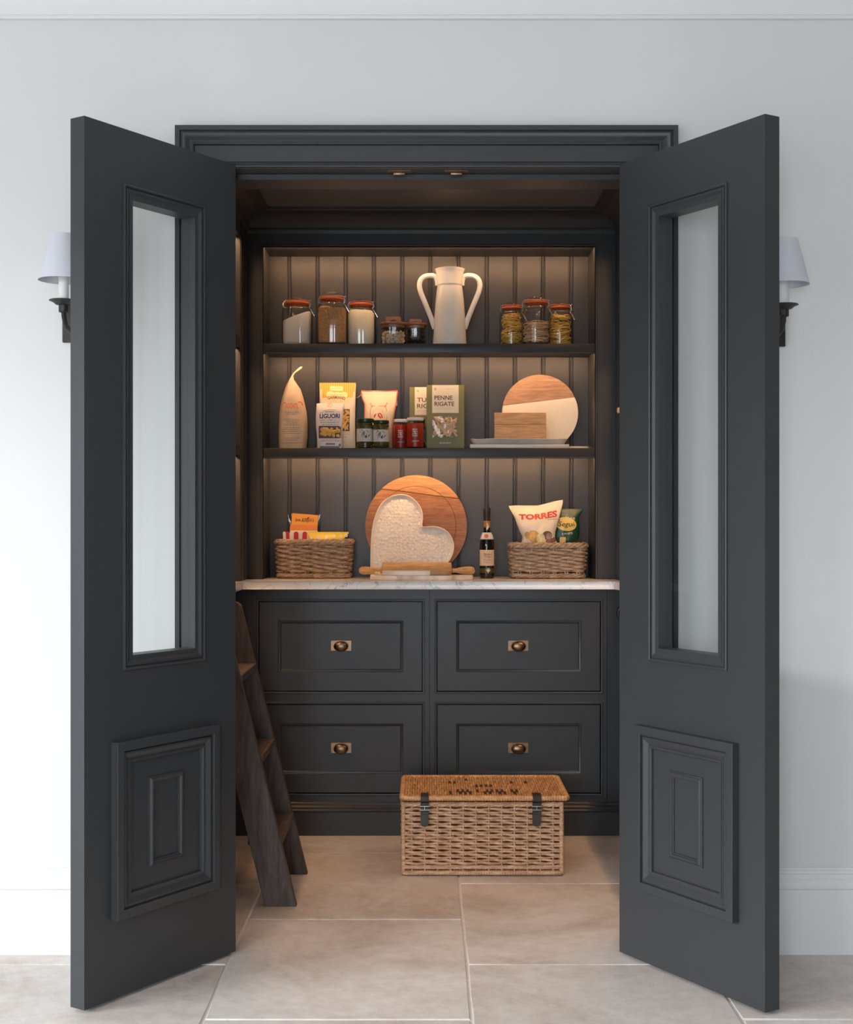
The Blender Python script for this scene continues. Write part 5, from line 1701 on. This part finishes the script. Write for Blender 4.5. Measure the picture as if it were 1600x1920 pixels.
def oval_board(name, label, x0, xs, x1, D0, dep, z, th, ma, mb_):
    xm = (x0 + x1) / 2
    t = thing(name, label, 'board', (X(xm, D0), Y(D0) + dep / 2, z))
    a, b = (X(x1, D0) - X(x0, D0)) / 2, dep / 2
    cut = X(xs, D0) - X(xm, D0)
    N_ = 72
    loop = []
    for k in range(N_):
        q = 2 * PI * k / N_
        e_ = 1 / (abs(math.cos(q)) ** 4 + abs(math.sin(q)) ** 4) ** 0.25
        loop.append((a * e_ * math.cos(q), b * e_ * math.sin(q)))
    yc = b * (1 - min(0.9999, abs(cut / a) ** 4)) ** 0.25
    L_ = [q for q in loop if q[0] < cut]; R_ = [q for q in loop if q[0] >= cut]
    R_.sort(key=lambda q: math.atan2(q[1], q[0] - cut)); L_.sort(key=lambda q: math.atan2(q[1], -(q[0] - cut)))
    MB().prism([(cut - 0.0002, -yc)] + L_ + [(cut - 0.0002, yc)], 0, th, 'z', 0.003, 2).build('pale_part', ma, t, 40)
    MB().prism([(cut + 0.0002, -yc)] + R_ + [(cut + 0.0002, yc)], 0, th, 'z', 0.003, 2).build('brown_part', mb_, t, 40)


oval_board('cheese_board', 'longer marble and wood board lying under the small one by the rolling pin', 693.5, 745, 888, 5.145, 0.100, ZC, 0.0165, MARB, STR)
oval_board('cheese_board', 'small marble and wood board stacked on the longer one', 716, 807, 844.5, 5.155, 0.085, ZC + 0.0171, 0.0155, MARB, MANGO)
mb = MB(); rr = random.Random(3)
for k in range(14): mb.ball((rr.uniform(-0.009, 0.009), rr.uniform(-0.006, 0.006), 0.004 + rr.uniform(0, 0.006)), (0.0045, 0.0045, 0.004), 7, 5)
zmin = min(v[2] for v in mb.v); mb.v = [(a, b, c - zmin) for a, b, c in mb.v]
o = at(mb.build('crumbly_lump', plain('pale_cheese', (0.78, 0.64, 0.42), 0.7, var=0.1), None, 60), (X(708, 5.19), Y(5.19), ZC + 0.0173)); tag(o, 'small crumbly cream lump at the end of the longer board', 'food')

# bottle
D = 5.325
p = PX(X(913.3, D), D, ZC)
t = thing('bottle', 'dark bottle with cream label and black capsule', 'bottle', (p.x0, Y(D), ZC))
k = D / F
BG = plain('dark_bottle', (0.010, 0.007, 0.006), 0.08, spec=0.6)
zz = p.z
rB = 13.4 * k
MB().lathe([(rB * 0.90, 0), (rB * 0.98, 0.002), (rB, 0.006), (rB, zz(1026)), (rB * 0.985, zz(1020)), (rB * 0.90, zz(1013)), (rB * 0.72, zz(1006)), (rB * 0.52, zz(1000)), (rB * 0.46, zz(994)), (rB * 0.44, zz(974)), (rB * 0.44, zz(956))], 36).build('glass_body', BG, t, 40)
MB().lathe([(rB * 0.47, zz(976)), (rB * 0.48, zz(966)), (rB * 0.53, zz(963.5)), (rB * 0.53, zz(953.5)), (rB * 0.49, zz(952)), (rB * 0.1, zz(952))], 28).build('cap', plain('black_capsule', (0.022, 0.016, 0.015), 0.45), t, 40)
MB().lathe([(rB * 0.455, zz(994)), (rB * 0.455, zz(976.5))], 28, cap0=False, cap1=False).build('neck_label', plain('amber_label', (0.42, 0.19, 0.06), 0.4), t, 60)
m = MB(); sfc = surf_cyl(rB * 0.47); patch(m, 0.0, 0.004, zz(993), zz(981), sfc, 2, 2); blob(m, 0.0045, zz(987.5), 0.004, 0.0055, sfc, 14); m.build('neck_seal', plain('pale_gold', (0, 0, 0)), t, 60)
hg = MB().lathe([(rB * 0.62, zz(998.5)), (rB * 0.80, zz(1003)), (rB * 0.98, zz(1011))], 30, p=3.2, cap0=False, cap1=False)
hg.build('neck_tag', plain('jar_label', (0, 0, 0)), t, 30)
m = MB(); blob(m, -0.003, zz(1005), 0.0080, 0.0080, lambda x, z: (x, -rB * 1.03, z), 18); m.build('tag_emblem', plain('orange_print', (0, 0, 0)), t, 0)
m = MB(); sfc = surf_cyl(rB + 0.0006)
n_ = 24
for j, py in enumerate((1060.5, 1030.8)):
    for i in range(n_ + 1):
        q = -1.5 + 3.0 * i / n_
        m.v.append(((rB + 0.0005) * math.sin(q), -(rB + 0.0005) * math.cos(q), zz(py)))
m.f = [(i, i + 1, n_ + 2 + i, n_ + 1 + i) for i in range(n_)]
m.build('paper_label', plain('bottle_label', (0.74, 0.56, 0.38), 0.6), t, 40)
s5 = surf_cyl(rB + 0.0011)
m = MB(); write(m, 'Balsamic', -0.013, 0.0215, zz(1041), zz(1036.5), s5, shear=0.2); write(m, 'Vinegar', -0.012, 0.020, zz(1046), zz(1041.6), s5, shear=0.2)
for py in (1048.5, 1051.5, 1055): dashes(m, -0.014, 0.020, zz(py), 0.0012, s5, r2)
m.build('lettering', INKBR, t, 0)
m = MB()
for j, py in enumerate((1074, 1065)):
    for i in range(n_ + 1):
        q = -1.5 + 3.0 * i / n_
        m.v.append(((rB + 0.0005) * math.sin(q), -(rB + 0.0005) * math.cos(q), zz(py)))
m.f = [(i, i + 1, n_ + 2 + i, n_ + 1 + i) for i in range(n_)]
m.build('green_band', plain('band_green', (0.060, 0.055, 0.015), 0.5), t, 40)
m = MB()
for q in range(9):
    a = PI * q / 8
    stroke(m, [(0.004, zz(1072)), (0.004 + 0.010 * math.cos(a), zz(1069) + 0.011 * math.sin(a))], [0.0022, 0.0008], s5)
stroke(m, [(0.0035, zz(1074.5)), (0.004, zz(1066))], 0.0022, s5)
m.build('tree_emblem', plain('pale_print', (0.66, 0.64, 0.52), 0.6), t, 0)

# ================================================================== WICKER HAMPER ON THE FLOOR
rnd = random.Random(21)
DF = 4.496
xc = (X(751.5, DF) + X(1059, DF)) / 2
hw, hd = (X(1059, DF) - X(751.5, DF)) / 2 - 0.008, 0.170
t = thing('picnic_hamper', 'honey wicker hamper with lid and two dark leather straps', 'hamper', (xc, Y(DF) + hd, 0.0012))
P, per = rrect(hw, hd - 0.006, 0.012)
H = 0.243
rows = [0.040 + 0.0092 * i for i in range(20)]
wicker(P, 40, rows, 0.0050, 0.0041, 6, rnd, slant=0.0016, jit=0.0007).build('weave', BUFFW, t, 60)['kind'] = 'stuff'
stakes(P, 40, 0.012, H - 0.004, 0.0029).build('stakes', BUFFW, t, 60)['kind'] = 'stuff'
b = plait(P, 0.0275, 0.0052, 4, 22, 0.0040, 520)
b2 = plait(P, H - 0.0125, 0.0060, 4, 18, 0.0042, 520)
b2.build('top_border', BUFFW, t, 60)
b.build('bottom_border', BUFFW, t, 60)


def bound(path, z, rad, n, wr, per):
    """a hoop wrapped round and round with split willow"""
    mb = MB()
    pts, rs = [], []
    for k in range(n):
        x, y, nx, ny = path(k / n)
        pts.append((x, y, z)); rs.append(rad * (1 + wr * math.sin(2 * PI * k / 4.0)))
    return mb.tube(pts, rs, 8, closed=True)


bd = bound(P, 0.0092, 0.0082, 780, 0.10, per)
bd.build('foot_border', BUFFW, t, 70)
for sx in (-1, 1):
    for sy in (-1, 1):
        n = 90
        c = MB().tube([(sx * (hw - 0.001), sy * (hd - 0.007), 0.012 + (H - 0.016) * k / n) for k in range(n + 1)], [0.0078 * (1 + 0.09 * math.sin(2 * PI * k / 3.6)) for k in range(n + 1)], 8)
        c.build('corner_post', BUFFW, t, 70)
MB().box(-hw + 0.01, hw - 0.01, -hd + 0.014, hd - 0.014, 0.006, 0.012).build('base', BUFFW, t, 0)
# lid: rods front to back over long stakes
LX0, LX1 = X(749.5, 4.47) - xc, X(1069.5, 4.47) - xc
LY0, LY1 = Y(4.470) - (Y(DF) + hd), Y(4.850) - (Y(DF) + hd)
lid = MB()
zl = H + 0.0125
nl = 66
ns = 8
for i in range(nl):
    x = LX0 + 0.012 + (LX1 - LX0 - 0.024) * i / (nl - 1)
    m_ = ns * 5
    pts = [(x + 0.0006 * math.sin(3 * k + i), LY0 + 0.010 + (LY1 - LY0 - 0.020) * k / m_, zl + 0.0042 * math.sin(PI * ns * k / m_ + i * PI)) for k in range(m_ + 1)]
    lid.tube(pts, 0.0043, 6)
L_ = lid.build('lid_weave', LIDWW, t, 60); L_['kind'] = 'stuff'
st = MB()
for j in range(ns):
    y = LY0 + 0.010 + (LY1 - LY0 - 0.020) * (j + 0.5) / ns
    st.tube([(LX0 + 0.008, y, zl), (LX1 - 0.008, y, zl)], 0.0030, 6)
st.build('lid_stakes', LIDWW, t, 60)['kind'] = 'stuff'
PL_, perl = rrect((LX1 - LX0) / 2 - 0.008, (LY1 - LY0) / 2 - 0.008, 0.014)
bo = bound(lambda s_: (lambda q_: (q_[0] + (LX0 + LX1) / 2, q_[1] + (LY0 + LY1) / 2, q_[2], q_[3]))(PL_(s_)), zl, 0.0088, 820, 0.10, perl)
bo.build('lid_border', LIDWW, t, 70)
# stencilled lettering, worn past reading, dyed into the crests of the lid's rods
dy = MB()
def marks(y_from, y_to, spans):
    for i in range(nl):
        x = LX0 + 0.012 + (LX1 - LX0 - 0.024) * i / (nl - 1)
        for (a, b_) in spans:
            if a <= x <= b_ and rnd.random() < 0.78:
                m_ = ns * 5
                pts = []
                for k in range(m_ * 3 + 1):
                    kk = k / 3
                    y = LY0 + 0.010 + (LY1 - LY0 - 0.020) * kk / m_
                    zz_ = zl + 0.0042 * math.sin(PI * ns * kk / m_ + i * PI)
                    if y_from <= y <= y_to and zz_ > zl - 0.001: pts.append((x, y, zz_ + 0.0004))
                run = []
                for q_ in pts:
                    if run and q_[1] - run[-1][1] > 0.006:
                        if len(run) > 2: dy.tube(run, 0.0044, 6)
                        run = []
                    run.append(q_)
                if len(run) > 2: dy.tube(run, 0.0044, 6)
def lx(px, D_): return X(px, D_) - xc
ya = LY0
marks(ya + 0.055, ya + 0.120, [(lx(838, 4.56), lx(851, 4.56)), (lx(854, 4.56), lx(889, 4.56)), (lx(895, 4.56), lx(910, 4.56)), (lx(914, 4.56), lx(952, 4.56)), (lx(957, 4.56), lx(970, 4.56))])
marks(ya + 0.165, ya + 0.205, [(lx(887, 4.66), lx(903, 4.66)), (lx(911, 4.66), lx(924, 4.66))])
marks(ya + 0.235, ya + 0.275, [(lx(820, 4.73), lx(828, 4.73)), (lx(840, 4.73), lx(856, 4.73)), (lx(956, 4.73), lx(967, 4.73)), (lx(975, 4.73), lx(988, 4.73))])
marks(ya + 0.285, ya + 0.325, [(lx(868, 4.78), lx(876, 4.78)), (lx(886, 4.78), lx(900, 4.78)), (lx(915, 4.78), lx(925, 4.78)), (lx(936, 4.78), lx(946, 4.78))])
dy.build('stencilled_marks', plain('black_dye', (0.045, 0.026, 0.022), 0.6), t, 60)
LEATH = plain('dark_leather', (0.032, 0.020, 0.020), 0.42, var=0.15, vs=60, bump=0.1)
for px0, px1, yb in ((788.5, 804.5, 1552), (998.5, 1015.5, 1551.5)):
    D_ = 4.478
    a, b_ = X(px0, D_) - xc, X(px1, D_) - xc
    c, hwid = (a + b_) / 2, (b_ - a) / 2 - 0.0008
    yfr = -hd - 0.0095
    z0 = Z(yb, D_)
    path = [(zl + 0.0105, LY0 + 0.045), (zl + 0.0112, LY0 + 0.006), (zl + 0.006, LY0 - 0.004), (zl - 0.008, LY0 - 0.0035), (H - 0.004, yfr - 0.003), (H - 0.03, yfr - 0.002), (z0 + hwid, yfr - 0.003)]
    m = MB()
    for z_, y_ in path:
        m.v += [(c - hwid, y_, z_), (c + hwid, y_, z_), (c + hwid, y_ + 0.0028, z_ - 0.0002), (c - hwid, y_ + 0.0028, z_ - 0.0002)]
    for j in range(len(path) - 1):
        for i in range(4): m.f.append((j * 4 + i, j * 4 + (i + 1) % 4, (j + 1) * 4 + (i + 1) % 4, (j + 1) * 4 + i))
    m.f.append((3, 2, 1, 0))
    tipn = 10
    y_ = path[-1][1]
    P2 = [(c + hwid * math.cos(q_), z0 + hwid + hwid * math.sin(q_)) for q_ in [PI + PI * i / tipn for i in range(tipn + 1)]]
    m.prism(P2, y_, y_ + 0.0028, 'y')
    sp = m.build('strap', LEATH, t, 40)
    zk = Z(1516, D_)
    bk = MB()
    fr_ = [(c - hwid - 0.003, zk - 0.006), (c + hwid + 0.003, zk - 0.006), (c + hwid + 0.003, zk + 0.006), (c - hwid - 0.003, zk + 0.006)]
    bk.tube([(a_, yfr - 0.0062, b__) for a_, b__ in fr_], 0.0016, 6, closed=True)
    bk.tube([(c, yfr - 0.0068, zk + 0.006), (c, yfr - 0.0072, zk - 0.0065)], 0.0012, 6)
    bk.build('buckle', STEEL, sp, 50)
    MB().box(c - hwid - 0.0005, c + hwid + 0.0005, yfr - 0.0050, yfr - 0.0018, zk - 0.020, zk - 0.013, 0.0006).build('keeper', LEATH, sp, 30)
